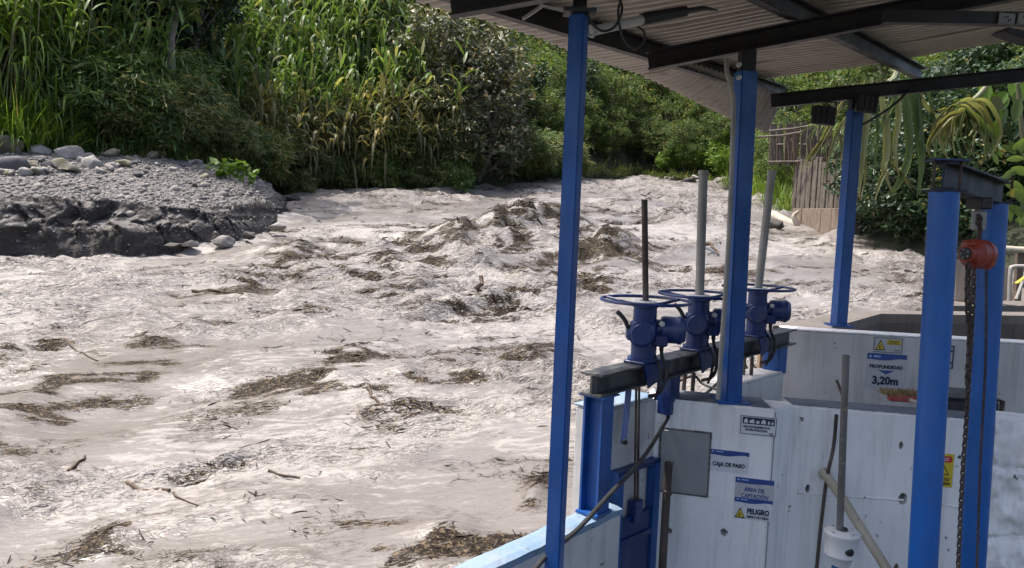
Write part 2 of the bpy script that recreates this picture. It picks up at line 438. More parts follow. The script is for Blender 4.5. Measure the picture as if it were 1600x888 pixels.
ROCKM = rock_mat('mossy_stone', (0.105, 0.095, 0.075), (0.20, 0.18, 0.145), 0.7)
ROCKW = rock_mat('wet_stone', (0.022, 0.020, 0.018), (0.06, 0.054, 0.048))
def river_mat():
    m, n, l, b = nt('muddy_river'); co = wpos(n)
    def attr(nm):
        a = n.new('ShaderNodeAttribute'); a.attribute_name = nm; return a.outputs['Fac']
    def mth(op, a, b_, c_=None):
        q = n.new('ShaderNodeMath'); q.operation = op
        for s_, v in zip(q.inputs, (a, b_, c_)):
            if v is None: continue
            if hasattr(v, 'is_linked'): l.new(v, s_)
            else: s_.default_value = v
        return q.outputs[0]
    def mul(a, b_): return mth('MULTIPLY', a, b_)
    turb, litr, frth = attr('turb'), attr('litter'), attr('froth')
    flow = n.new('ShaderNodeMapping'); flow.inputs['Rotation'].default_value = (0, 0, R(-20)); l.new(co, flow.inputs['Vector']); fc = flow.outputs[0]
    f2 = scaled(n, l, fc, (0.7, 1.8, 1)); f5 = scaled(n, l, fc, (0.35, 3.0, 1))
    big = noise(n, l, f2, 0.5, 4, 0.55, 1.0); mid = noise(n, l, f2, 3.4, 6, 0.66, 1.6); fine = noise(n, l, f2, 13.0, 5, 0.7, 1.8); spk = noise(n, l, co, 38, 4, 0.65, 1.0); srm = noise(n, l, f5, 2.2, 4, 0.6, 2.4)
    c = mixc(n, l, ramp(n, l, big.outputs[0], [(0.3, (0,0,0)), (0.7, (1,1,1))]).outputs[0], (0.140, 0.127, 0.115), (0.185, 0.169, 0.155))
    # stream lines of finer and coarser silt
    def lines(src, w0, w1):
        return ramp(n, l, mth('ABSOLUTE', mth('SUBTRACT', src, 0.5), 0), [(w0, (1,1,1)), (w1, (0,0,0))]).outputs[0]
    c = mixc(n, l, mul(lines(srm.outputs[0], 0.006, 0.03), 0.55), c, (0.125, 0.107, 0.095))
    # beaten froth where the water breaks
    fo = mth('ADD', mixc(n, l, 0.45, mid.outputs[0], fine.outputs[0]), mth('MULTIPLY_ADD', turb, 0.085, mul(frth, 0.14)))
    fm = ramp(n, l, fo, [(0.56, (0,0,0)), (0.61, (0.7,)*3), (0.70, (1,1,1))]).outputs[0]
    c = mixc(n, l, fm, c, (0.268, 0.248, 0.230))
    # dark strings of twigs and grass
    ln = noise(n, l, scaled(n, l, fc, (0.8, 2.6, 1)), 6.0, 5, 0.65, 1.2)
    lg = ramp(n, l, mth('ADD', noise(n, l, co, 2.3, 4, 0.65).outputs[0], mth('MULTIPLY_ADD', turb, 0.10, mul(litr, 0.25))), [(0.55, (0,0,0)), (0.60, (1,1,1))]).outputs[0]
    c = mixc(n, l, mul(mul(lines(ln.outputs[0], 0.010, 0.026), lg), 0.9), c, (0.050, 0.038, 0.029))
    sm = ramp(n, l, mth('SUBTRACT', mixc(n, l, 0.42, fine.outputs[0], mid.outputs[0]), mul(turb, 0.02)), [(0.315, (1,1,1)), (0.355, (0,0,0))]).outputs[0]
    c = mixc(n, l, mul(sm, 0.85), c, (0.055, 0.042, 0.032))
    # thick floating litter
    lk = ramp(n, l, mth('MULTIPLY_ADD', litr, 0.26, mixc(n, l, 0.30, fine.outputs[0], spk.outputs[0])), [(0.655, (0,0,0)), (0.68, (1,1,1))]).outputs[0]
    lc = ramp(n, l, spk.outputs[0], [(0.40, (0.008, 0.006, 0.005)), (0.54, (0.030, 0.022, 0.015)), (0.64, (0.15, 0.115, 0.072))]).outputs[0]
    c = mixc(n, l, lk, c, lc)
    l.new(c, b.inputs['Base Color']); l.new(mth('MULTIPLY_ADD', lk, -0.24, 0.32), b.inputs['Specular IOR Level'])
    rr = ramp(n, l, mth('MAXIMUM', fm, lk), [(0.0, (0.30,)*3), (1.0, (0.62,)*3)]); l.new(rr.outputs[0], b.inputs['Roughness'])
    w1 = noise(n, l, f2, 4.2, 2, 0.5, 1.4); w2 = noise(n, l, f2, 15.0, 2, 0.5, 1.6)
    h = mixc(n, l, 0.36, w1.outputs[0], w2.outputs[0]); h = mixc(n, l, 0.08, h, spk.outputs[0])
    k = bump(n, l, b, h, 0.5, 0.17); l.new(mth('MULTIPLY_ADD', turb, 0.62, 0.15), k.inputs['Strength']); return m
RIVERM = river_mat()
def debris_mat(name, c1, c2, c3):
    m, n, l, b = nt(name); g = n.new('ShaderNodeNewGeometry')
    l.new(ramp(n, l, g.outputs['Random Per Island'], [(0, c1), (0.6, c2), (0.9, c2), (1.0, c3)]).outputs[0], b.inputs['Base Color'])
    b.inputs['Roughness'].default_value = 0.6; b.inputs['Specular IOR Level'].default_value = 0.2; return m
DEB_D = debris_mat('wet_dark_litter', (0.006, 0.005, 0.004), (0.024, 0.018, 0.013), (0.11, 0.08, 0.05))
DEB_B = debris_mat('brown_litter', (0.010, 0.007, 0.005), (0.058, 0.042, 0.026), (0.22, 0.17, 0.10))
WOODW = debris_mat('wet_driftwood', (0.045, 0.032, 0.024), (0.08, 0.055, 0.04), (0.12, 0.09, 0.06))
PALEW = paint('bleached_driftwood', (0.42, 0.37, 0.31), (0.30, 0.255, 0.21), (0.14, 0.11, 0.085), rough=0.8, chip_at=0.6)
def flat(name, c, rough=0.5, em=None):
    m, n, l, b = nt(name); co = wpos(n); a = noise(n, l, co, 45, 5, 0.7)
    k = ramp(n, l, a.outputs[0], [(0.3, (0.86,)*3), (0.7, (1.06,)*3)]).outputs[0]
    l.new(mixc(n, l, 1.0, c, k, 'MULTIPLY'), b.inputs['Base Color']); b.inputs['Roughness'].default_value = rough; return m
S_WHITE = flat('sign_white', (0.62, 0.63, 0.65)); S_BLUE = flat('sign_blue', (0.025, 0.06, 0.24)); S_DARK = flat('sign_ink', (0.012, 0.018, 0.05))
S_YEL = flat('sign_yellow', (0.62, 0.47, 0.03)); S_BLK = flat('sign_black', (0.015, 0.015, 0.015)); S_RED = flat('sign_red', (0.5, 0.03, 0.03)); S_GREY = flat('sign_grey', (0.44, 0.44, 0.45))
S_LIGHT = flat('sign_pale_blue', (0.30, 0.42, 0.62))
#==MARK-GEOMETRY==
# ================================================================== THE RIVER
# debris rafts: pixel centre, pixel width, pixel height on the water, rise of the wave they ride (m), density, label
RAFTS = [
 (345, 462, 100, 24, .10, 1.0, 0, 'dark raft of leaf litter left of centre, nearest below the gravel bank'),
 (42, 550, 90, 36, .12, 1.0, 1, 'brown litter raft at the left edge of the river, upper one of two'),
 (60, 640, 170, 110, .10, 1.2, 0, 'large black raft of litter at the left edge of the river'),
 (215, 548, 90, 22, .10, .9, 0, 'thin dark litter streak right of the brown raft at the left edge'),
 (320, 525, 90, 18, .08, .7, 0, 'thin dark litter streak in the middle left of the river'),
 (610, 472, 50, 14, .10, 1.0, 0, 'small dark litter patch in mid river above the smooth water'),
 (470, 482, 56, 13, .08, 1.0, 0, 'small dark litter patch beside the long smooth slick'),
 (765, 487, 150, 36, .18, 1.0, 1, 'brown raft with a broken stump riding the wave left of the tall post'),
 (560, 562, 56, 26, .12, 1.0, 1, 'brown crest of litter standing up in mid river'),
 (500, 606, 130, 46, .12, 1.0, 1, 'long brown litter raft slanting across mid river'),
 (672, 600, 120, 36, .14, 1.0, 1, 'tangled yellow brown litter raft in mid river'),
 (830, 572, 70, 36, .16, 1.2, 0, 'dark litter wave beside the tall blue post'),
 (650, 652, 150, 22, .08, .8, 0, 'thin dark litter line below the tangled raft'),
 (735, 388, 190, 56, .50, 1.1, 1, 'broad brown litter wave left of the tall post far upstream'),
 (832, 366, 130, 44, .75, 1.6, 0, 'black mound of debris upstream just left of the tall post'),
 (952, 402, 100, 46, .70, 1.5, 1, 'brown mound of debris upstream between the tall post and the first valve'),
 (930, 455, 70, 22, .12, 1.0, 1, 'low brown litter patch behind the first handwheel'),
 (515, 388, 150, 44, .22, .7, 1, 'brown litter wave off the tip of the gravel bank'),
 (440, 412, 44, 16, .10, 1.0, 1, 'small brown litter tuft below the tip of the gravel bank'),
 (172, 838, 54, 12, .05, 1.0, 1, 'small brown litter tuft floating low at the left'),
 (690, 862, 190, 60, .14, 1.3, 1, 'foaming brown litter raft against the blue kerb'),
 (842, 780, 40, 70, .10, 1.3, 0, 'dark litter caught against the blue kerb by the tall post'),
 (1120, 428, 90, 22, .14, 1.0, 0, 'dark litter wave behind the second handwheel'),
 (1215, 420, 80, 22, .12, .8, 0, 'dark litter wave behind the third handwheel'),
 (1480, 455, 100, 30, .10, .8, 1, 'brown litter drifting behind the hoist columns'),
 (1020, 330, 200, 26, .25, .5, 0, 'dark broken water and litter in the far rapids'),
 (640, 318, 240, 18, .20, .6, 1, 'brown litter line along the foot of the cane bank'),
]
RB = []
for (cx, cy, w, h, rise, den, kind, lab) in RAFTS:
    c = pw(cx, cy); a = pw(cx - w/2, cy); b_ = pw(cx + w/2, cy); t = pw(cx, cy - h/2); u = pw(cx, cy + h/2)
    RB.append((c, (b_ - a).length / 2 * 1.1, max((t - u).length / 2, 0.12), rise, den, kind, lab))
TONGUES = [(pw(590, 362), 2.6, 2.2), (pw(1080, 366), 4.6, 1.5), (pw(1300, 385), 2.5, 1.4)]
SLICKS = [(pw(470, 565), 1.7, .55), (pw(330, 620), 1.1, .45), (pw(640, 530), 1.6, .5), (pw(560, 590), .8, .3), (pw(120, 690), .6, .35), (pw(700, 620), .7, .3)]
def turbf(x, y):
    x = np.asarray(x, float); y = np.asarray(y, float); a, b = math.cos(R(20)), math.sin(R(20))
    u = x * a + y * b + .4 * vnoise(x * .7, y * .7, None, 48); v = -x * b + y * a + .4 * vnoise(x * .7 + 5, y * .7, None, 49)
    t = sstep(-0.28, 0.34, fbm(u * .30, v * .62, o=3, s=50))
    for (c, rx, ry) in SLICKS + TONGUES:
        t = t * (1 - .9 * np.exp(-(((x - c.x) / rx) ** 2 + ((y - c.y) / ry) ** 2)))
    return t
def wave(x, y, detail=True):
    x = np.asarray(x, float); y = np.asarray(y, float)
    wx = x + 0.5 * fbm(x * .5, y * .5, o=2, s=41); wy = y + 0.5 * fbm(x * .5 + 9, y * .5, o=2, s=42)
    a, b = math.cos(R(24)), math.sin(R(24))
    u = wx * a + wy * b; v = -wx * b + wy * a
    amp = 0.75 + .6 * np.clip((y - 6) / 22, 0, 1.6)
    turb = turbf(x, y)
    z = amp * 0.12 * fbm(u * .42, v * .75, o=2, s=60)
    r1 = ridge(u * .75, v * 1.6, 2, 70); r2 = ridge(u * 1.9 + .4 * r1, v * 3.8, 2, 80)
    z = z + amp * (0.12 + turb) * (0.066 * r1 + 0.036 * r2)
    if detail:
        r3 = ridge(u * 4.6 + .5 * r2, v * 8.5, 2, 90); r4 = ridge(u * 11, v * 19, 2, 97)
        z = z + (0.10 + turb) * (0.020 * r3 + .006 * r4)
    for (c, rx, ry, rise, den, kind, lab) in RB:
        q = ((x - c.x - .28 * (y - c.y)) / rx) ** 2 + ((y - c.y) / ry) ** 2
        m = q < 5
        if np.any(m):
            z = z + np.where(m, rise * (.55 if rise < .45 else .7) * np.exp(-q * 1.1) * (1 + (0.9 if rise < .25 else .45) * vnoise(x / .35, y / .3, None, 95)), 0)
    return z
def wz(x, y, detail=True):
    return W0 + W1 * np.asarray(y, float) + wave(x, y, detail)

# the concrete works stand in the way of the river: water lies only left of / beyond this line
KD = Vector((0.646, 0.763, 0)).normalized()
K0 = pz(700, 888, -1.4); K0 = Vector((K0.x, K0.y, 0))
KN = Vector((-KD.y, KD.x, 0))                                   # towards the river
T_OUT = [pz(1215, 508, -.85), pz(1330, 486, -.85), pz(1620, 489, -.85)]
def wet(x, y):
    along = (x - K0.x) * KD.x + (y - K0.y) * KD.y
    side = (x - K0.x) * KN.x + (y - K0.y) * KN.y > np.where(along < 0.95, -0.05, 0.07)
    e = T_OUT[0]; f = T_OUT[1]
    far = (y > 6.5) & ((y - e.y) * (f.x - e.x) - (x - e.x) * (f.y - e.y) > -0.3) & (y > T_OUT[1].y - 1.6)
    far = far & ~((x > f.x) & (y < T_OUT[2].y - 0.1))
    return side | far
def grid(x0, x1, y0, y1, st, sy=None):
    sy = sy or st
    nx = int((x1 - x0) / st) + 1; ny = int((y1 - y0) / sy) + 1
    xs = np.linspace(x0, x1, nx); ys = np.linspace(y0, y1, ny); X, Y = np.meshgrid(xs, ys)
    return X, Y
Vs, Fs, base = [], [], 0
for (x0, x1, y0, y1, st, sy) in ((-7.5, 4, 1.0, 7.5, .030, .026), (-9, 11, 7.5, 13, .048, .04), (-12, 13, 13, 24, .08, .065), (-16, 22, 24, 58, .17, .13)):
    X, Y = grid(x0, x1, y0, y1, st, sy); Z = wz(X, Y)
    ny, nx = X.shape
    idx = np.arange(ny * nx).reshape(ny, nx)
    q = np.stack([idx[:-1, :-1], idx[:-1, 1:], idx[1:, 1:], idx[1:, :-1]], -1).reshape(-1, 4)
    cx = (X[:-1, :-1] + X[1:, 1:]).ravel() / 2; cy = (Y[:-1, :-1] + Y[1:, 1:]).ravel() / 2
    q = q[wet(cx, cy)]
    Vs.append(np.stack([X, Y, Z], -1).reshape(-1, 3)); Fs.append(q + base); base += nx * ny
V = np.concatenate(Vs); F = np.concatenate(Fs)
used = np.unique(F); remap = np.full(len(V), -1); remap[used] = np.arange(len(used))
VU = V[used]; lit = np.zeros(len(VU)); sel_f = fbm(VU[:, 0] * 5.0 + VU[:, 1] * 2, VU[:, 1] * 9.0 - VU[:, 0] * 3, o=3, s=336); sel_n = fbm(VU[:, 0] * 1.6 + VU[:, 1] * .6, VU[:, 1] * 4.2 - VU[:, 0] * 1.2, o=4, s=333)
for (c, rx, ry, rise, den, kind, lab) in RB:
    qd = ((VU[:, 0] - c.x - .28 * (VU[:, 1] - c.y)) / (rx * 1.3)) ** 2 + ((VU[:, 1] - c.y) / (ry * 1.5)) ** 2
    m_ = qd < 6; lit[m_] = np.maximum(lit[m_], np.clip(np.exp(-qd[m_] * .9) * .55 + (.9 * sel_n[m_] + .55 * sel_f[m_]) * np.exp(-qd[m_] * .4) - .06 + (.42 * np.exp(-qd[m_] * .5) if rise > .45 else .08), 0, 1) * min(1, den))
lit = np.maximum(lit, np.clip(.9 * sel_n + .5 * fbm(VU[:, 0] * .4, VU[:, 1] * .6, o=2, s=344) - .40 + .18 * sstep(11, 24, VU[:, 1]), 0, .66))
fro = np.zeros(len(VU))
for (c, rx, ry) in TONGUES: fro = np.maximum(fro, np.exp(-(((VU[:, 0] - c.x) / rx) ** 2 + ((VU[:, 1] - c.y) / ry) ** 2)))
fro = np.maximum(fro, .5 * sstep(.15, .55, fbm(VU[:, 0] * .5, VU[:, 1] * .8, o=3, s=355)))
TOE = [(-520, 460), (-260, 428), (0, 407), (80, 404), (150, 402), (230, 400), (300, 393), (360, 384), (405, 370), (440, 350), (452, 335), (452, 318), (440, 306), (425, 299)]
tp_ = [pw(*p) for p in TOE]
for a_, b_ in zip(tp_, tp_[1:]):
    for k_ in range(6):
        c = a_.lerp(b_, k_ / 6); dd = (VU[:, 0] - c.x) ** 2 + (VU[:, 1] - c.y) ** 2; fro = np.maximum(fro, .8 * np.exp(-dd / .35 ** 2))
river_me = np_mesh('river', VU, remap[F])
for nm_, ar_ in (('turb', turbf(VU[:, 0], VU[:, 1])), ('froth', fro)):
    a2_ = river_me.attributes.new(nm_, 'FLOAT', 'POINT'); a2_.data.foreach_set('value', np.asarray(ar_, np.float32))
at_ = river_me.attributes.new('litter', 'FLOAT', 'POINT'); at_.data.foreach_set('value', lit.astype(np.float32))
river = link('river', river_me, RIVERM, None, True, origin=(0, 0, 0))
tag(river, kind='structure')
# wide river bed below, so that nothing is open
bed = MB().add([(-60, -20, W0 - 2.2), (60, -20, W0 - 2.2), (60, 90, W0 + 5.2), (-60, 90, W0 + 5.2)], [(0, 1, 2, 3)])
tag(bed.build('river_bed', SOIL), kind='structure')

# ---- strips of litter
def strips(P, T, N, L, Wd, curl, seg=3):
    """P base points, T directions, N side vectors (n,3), lengths, widths -> V,F ribbons"""
    n = len(P); t = np.linspace(0, 1, seg + 1)
    up = np.array([0, 0, 1.0])
    prof = np.sin(np.pi * (0.12 + 0.8 * t)) ** 0.7
    C = P[:, None, :] + T[:, None, :] * (L[:, None] * (t - .5)[None, :])[..., None] + up * (curl[:, None] * (L[:, None] * 4 * t * (1 - t)))[..., None]
    S = N[:, None, :] * (Wd[:, None] * prof[None, :] * .5)[..., None]
    V = np.stack([C - S, C + S], 2).reshape(-1, 3)
    k = np.arange(n)[:, None] * (2 * (seg + 1)); j = np.arange(seg)[None, :] * 2
    q = np.stack([k + j, k + j + 1, k + j + 3, k + j + 2], -1).reshape(-1, 4)
    return V, q
def litter(n, xs, ys, size, lift, rng, tilt=0.28):
    a = rng.normal(R(-20), 0.75, n); p = rng.normal(0, tilt, n)
    T = np.stack([np.cos(a) * np.cos(p), np.sin(a) * np.cos(p), np.sin(p)], -1)
    r = rng.normal(0, 0.7, n); s0 = np.stack([-np.sin(a), np.cos(a), np.zeros(n)], -1)
    N = s0 * np.cos(r)[:, None] + np.cross(T, s0) * np.sin(r)[:, None]
    P = np.stack([xs, ys, wz(xs, ys) + lift], -1)
    L = size * np.minimum(rng.lognormal(0.05, 0.6, n), 2.3); tw = rng.uniform(0, 1, n) < .7; Wd = np.where(tw, np.minimum(L * rng.uniform(0.025, 0.08, n), .02 + .001 * ys), L * rng.uniform(0.08, 0.18, n))
    return strips(P, T, N, L, Wd, rng.normal(0.0, 0.05, n))
for i, (c, rx, ry, rise, den, kind, lab) in enumerate(RB):
    rng = np.random.default_rng(100 + i)
    dist = c.y; size = 0.024 + 0.0034 * dist
    n = int(min(4200, max(160, den * 9.5 * rx * ry / (size * size) * 0.42)))
    ang = rng.uniform(0, 2 * math.pi, n * 3); rad = rng.uniform(0, 1, n * 3) ** 0.8 * 2.1
    ys = c.y + np.sin(ang) * rad * ry * 1.15; xs = c.x + np.cos(ang) * rad * rx + .28 * (ys - c.y)
    keep = fbm(xs * 1.6 + ys * .6, ys * 4.2 - xs * 1.2, o=4, s=333) > ((0.0 if rise < .45 else -.5) + 0.42 * (rad - .5))
    keep = keep & (fbm(xs * 5.0 + ys * 2, ys * 9.0 - xs * 3, o=3, s=336) > (-.12 if rise < .45 else -.6))
    ok = keep & wet(xs + .1, ys)
    xs, ys = xs[ok][:n], ys[ok][:n]
    V, q = litter(len(xs), xs, ys, size, rng.uniform(-.012, .015 + .05 * rise, len(xs)), rng)
    o = root('debris_raft', Vector((c.x, c.y, float(wz(c.x, c.y, False)))), lab, 'debris')
    tag(link('litter', np_mesh('litter', V, q), DEB_B if kind else DEB_D, o, False), kind='stuff')
# loose litter everywhere on the current
rng = np.random.default_rng(5)
Vs, Fs, b0 = [], [], 0
for (x0, x1, y0, y1, n) in ((-5.5, 2, 3.4, 7.5, 4200), (-8, 8, 7.5, 13, 6500), (-11, 10, 13, 24, 8000), (-12, 14, 24, 48, 7000)):
    xs = rng.uniform(x0, x1, n * 5); ys = rng.uniform(y0, y1, n * 5)
    k = (.9 * fbm(xs * 1.6 + ys * .6, ys * 4.2 - xs * 1.2, o=4, s=333) + .5 * fbm(xs * .4, ys * .6, o=2, s=344) + rng.normal(0, .16, n * 5) > 0.42) & wet(xs, ys)
    xs, ys = xs[k][:n], ys[k][:n]
    V, q = litter(len(xs), xs, ys, 0.018 + 0.0036 * (y0 + y1) / 2, rng.uniform(-.004, .02, len(xs)), rng, 0.25)
    Vs.append(V); Fs.append(q + b0); b0 += len(V)
tag(link('floating_litter', np_mesh('floating_litter', np.concatenate(Vs), np.concatenate(Fs)), DEB_D, None), 'scattered dark leaf litter and twigs carried all over the muddy river', 'litter', kind='stuff')
# sticks
STICKS = [((198, 752), (268, 775), .018, 'dark straight stick floating low at the left of the river'), ((270, 777), (310, 800), .007, 'thin twig trailing off the dark stick'),
 ((545, 703), (594, 703), .016, 'short level stick floating in mid river'), ((574, 630), (600, 655), .016, 'short stick standing out below the long litter raft'),
 ((105, 745), (135, 722), .014, 'bent dark twig near the left edge'), ((358, 706), (420, 690), .008, 'thin pale twig in the smooth water'),
 ((745, 470), (762, 492), .045, 'broken stump sticking out of the brown raft'), ((905, 398), (935, 392), .02, 'dark branch lying on the brown debris mound'),
 ((1098, 388), (1122, 396), .045, 'dark arched branch behind the second valve pipe'), ((300, 458), (380, 466), .02, 'dark branch across the raft below the gravel bank'),
 ((95, 540), (150, 575), .012, 'dark twig beside the brown raft at the left edge'), ((420, 745), (470, 752), .010, 'faint twig drifting left of mid river')]
for (a, b_, r, lab) in STICKS:
    A, B = pw(*a), pw(*b_)
    pts = []
    for k in range(7):
        p = A.lerp(B, k / 6); p.z = float(wz(p.x, p.y, False)) + r * .7 + (0.25 if 'stump' in lab else 0.14 if 'arched' in lab else 0) * math.sin(math.pi * k / 6)
        if 'stump' in lab: p = A + UP * (.02 + .055 * k) + Vector((.012 * k, 0, wave(A.x, A.y, False).item() - .05))
        p += Vector((random.gauss(0, r * .5), random.gauss(0, r * .5), 0)); pts.append(p)
    tag(MB().tube(pts, [r * (1.1 - .09 * k) for k in range(7)], 7).build('driftwood', WOODW, None, True), lab, 'driftwood')

# ================================================================== GRAVEL BANK
TOE = [(-520, 460), (-260, 428), (0, 407), (80, 404), (150, 402), (230, 400), (300, 393), (360, 384), (405, 370), (440, 350), (452, 335), (452, 318), (440, 306), (425, 299)]
EDGE = [(-520, 318, 12.2), (-260, 312, 12.9), (0, 311, 13.5), (80, 314, 13.8), (150, 319, 14.1), (230, 326, 14.5), (300, 331, 15.2), (350, 329, 16.1), (392, 322, 17.4), (420, 318, 19.3), (428, 310, 21), (428, 302, 23), (420, 297, 25.5), (410, 294, 28)]
BACK = [(-520, 225, 16), (-260, 232, 16.5), (0, 240, 17.6), (60, 243, 18.2), (120, 246, 18.8), (200, 247, 19.8), (260, 250, 20.6), (310, 256, 21.4), (350, 262, 22.5), (372, 270, 23.3), (385, 277, 24.2), (395, 284, 25.5), (400, 289, 27), (402, 291, 29)]
def samp(pts, u):
    k = u * (len(pts) - 1); i = min(int(k), len(pts) - 2); return pts[i].lerp(pts[i + 1], k - i)
toe = [pw(*p) for p in TOE]; edge = [px(p[0], p[1] - 5, p[2]) for p in EDGE]; back = [px(*p) for p in BACK]
NS, NP = 560, 100
G = np.zeros((NS, NP, 3))
for i in range(NS):
    u = i / (NS - 1); t, e, b_ = samp(toe, u), samp(edge, u), samp(back, u)
    for j in range(NP):
        w = j / (NP - 1)
        if w < .04: p = t + Vector((0, 0, -0.7))
        elif w < .46:
            k = (w - .04) / .42; p = t.lerp(e, k ** 1.0); p.z = t.z - .7 * (1 - k) ** 6 + (e.z - t.z) * k ** (0.8)
        else:
            k = (w - .46) / .54; p = e.lerp(b_, k); p.z += 0.10 * math.sin(k * 3.1)
        G[i, j] = p
X, Y, Z = G[..., 0], G[..., 1], G[..., 2]
wv = np.linspace(0, 1, NP)[None, :].repeat(NS, 0); uv = np.linspace(0, 1, NS)[:, None].repeat(NP, 1)
face = np.exp(-((wv - .28) / .13) ** 2); edgek = np.exp(-((wv - .46) / .03) ** 2); topk = sstep(.46, .56, wv)
gul = fbm(uv * 40 + Z * .5, Z * 1.2, o=4, s=400); lump = fbm(X * 1.8, Y * 1.8, Z * 1.8, o=4, s=410)
rdg = ridge(uv * 55 + .5 * lump, Z * 3.2, 3, 415)
Y2 = Y - face * (0.10 * rdg + 0.14 * gul + 0.20 * lump + .09 * fbm(X * 6, Z * 6, Y * 6, o=3, s=411)) - edgek * (.13 * fbm(uv * 90, uv * 0, o=3, s=420))
X2 = X - face * 0.10 * fbm(X * 2, Z * 3, o=3, s=430)
Z2 = Z + topk * (0.06 * fbm(X * 1.1, Y * 1.1, o=4, s=440) + .02 * fbm(X * 7, Y * 7, o=3, s=441)) + edgek * .04 * fbm(uv * 70, uv * 0, o=3, s=445) + face * .05 * lump
idx = np.arange(NS * NP).reshape(NS, NP)
q = np.stack([idx[:-1, :-1], idx[1:, :-1], idx[1:, 1:], idx[:-1, 1:]], -1).reshape(-1, 4)
gv = np.stack([X2, Y2, Z2], -1)
tag(link('gravel_bank', np_mesh('gravel_bank', gv.reshape(-1, 3), q), BANKM, None, False, origin=(-8, 16, 2)), kind='structure')

def ico(sub):
    bm = bmesh.new(); bmesh.ops.create_icosphere(bm, subdivisions=sub, radius=1)
    v = np.array([x.co for x in bm.verts]); f = np.array([[y.index for y in x.verts] for x in bm.faces]); bm.free(); return v, f
ICO1, ICO2, ICO3, ICO4 = ico(1), ico(2), ico(3), ico(4)
def stone_shape(seed, lvl=ICO3, ang=0.5, rough=0.12):
    rng = np.random.default_rng(seed); v, f = lvl; v = v.copy()
    for _ in range(16):                                      # cut planes: broken faces
        d = rng.normal(size=3); d /= np.linalg.norm(d); h = rng.uniform(1 - ang, .95)
        k = v @ d; v = v - np.maximum(k - h, 0)[:, None] * d
    n = fbm(v[:, 0] * 2 + seed, v[:, 1] * 2, v[:, 2] * 2, o=3, s=seed)
    v = v * (1 + rough * n + rough * .35 * fbm(v[:, 0] * 7, v[:, 1] * 7, v[:, 2] * 7, o=2, s=seed + 1))[:, None]
    return v * np.array([1, rng.uniform(.7, 1), rng.uniform(.5, .8)]), f
# gravel: small stones strewn on the bank
rng = np.random.default_rng(21)
protos = [stone_shape(500 + k, ICO1, .45, .1) for k in range(8)]
Vs, Fs, b0 = [], [], 0
flatG = gv
n = 22000
uu = rng.uniform(.05, 1, n); ww = np.where(rng.uniform(0, 1, n) < .975, rng.uniform(.462, 1, n), rng.uniform(.08, .46, n))
ii = np.clip((uu * (NS - 1)).astype(int), 0, NS - 2); jj = np.clip((ww * (NP - 1)).astype(int), 0, NP - 2)
fu, fw = rng.uniform(0, 1, n), rng.uniform(0, 1, n)
pp = (gv[ii, jj] * ((1-fu)*(1-fw))[:, None] + gv[ii+1, jj] * (fu*(1-fw))[:, None] + gv[ii, jj+1] * ((1-fu)*fw)[:, None] + gv[ii+1, jj+1] * (fu*fw)[:, None])
sz = 0.024 * rng.lognormal(0, .55, n)
for k, (v, f) in enumerate(protos):
    sel = np.where(rng.integers(0, 8, n) == k)[0] if False else np.arange(k, n, 8)
    a = rng.uniform(0, 6.28, len(sel)); ca, sa = np.cos(a), np.sin(a)
    vv = v[None] * sz[sel][:, None, None]
    xr = vv[..., 0] * ca[:, None] - vv[..., 1] * sa[:, None]; yr = vv[..., 0] * sa[:, None] + vv[..., 1] * ca[:, None]
    vv = np.stack([xr, yr, vv[..., 2]], -1) + pp[sel][:, None, :]
    Vs.append(vv.reshape(-1, 3)); Fs.append((f[None] + (np.arange(len(sel)) * len(v))[:, None, None]).reshape(-1, 3) + b0); b0 += len(sel) * len(v)
tag(link('gravel', np_mesh('gravel', np.concatenate(Vs), np.concatenate(Fs)), ROCK, None), 'grey river gravel strewn over the flat top of the bank', 'gravel', kind='stuff')

STONES = {}
def boulder(name, p, wid, seed, mat, label, cat='boulder', group=None, sink=.3, sx=1, sz=1, lvl=ICO3):
    v, f = stone_shape(seed, lvl, .62, .09); rng = np.random.default_rng(seed); a = rng.uniform(0, 6.28)
    rot = np.array([[math.cos(a), -math.sin(a), 0], [math.sin(a), math.cos(a), 0], [0, 0, 1]])
    v = (v @ rot.T) * np.array([sx, 1, sz]) * wid / 2; h = v[:, 2].max() - v[:, 2].min()
    v = v + np.array([p.x, p.y, p.z - v[:, 2].min() - h * sink])
    o = link(name, np_mesh(name, v, f), mat, None, False); return tag(o, label, cat, group)
def bank_point(x, y):                                            # nearest bank vertex seen at that pixel
    best = None
    r = ray(x, y); r.normalize(); e = np.array([0, 0, EZ]); P = gv.reshape(-1, 3) - e
    t = P @ np.array(r); dist = np.linalg.norm(P - t[:, None] * np.array(r)[None], axis=1) / np.maximum(t, 1)
    m = dist < 0.004
    if not m.any(): k = int(np.argmin(dist))
    else: k = np.where(m)[0][int(np.argmin(t[m]))]
    return Vector(gv.reshape(-1, 3)[k])
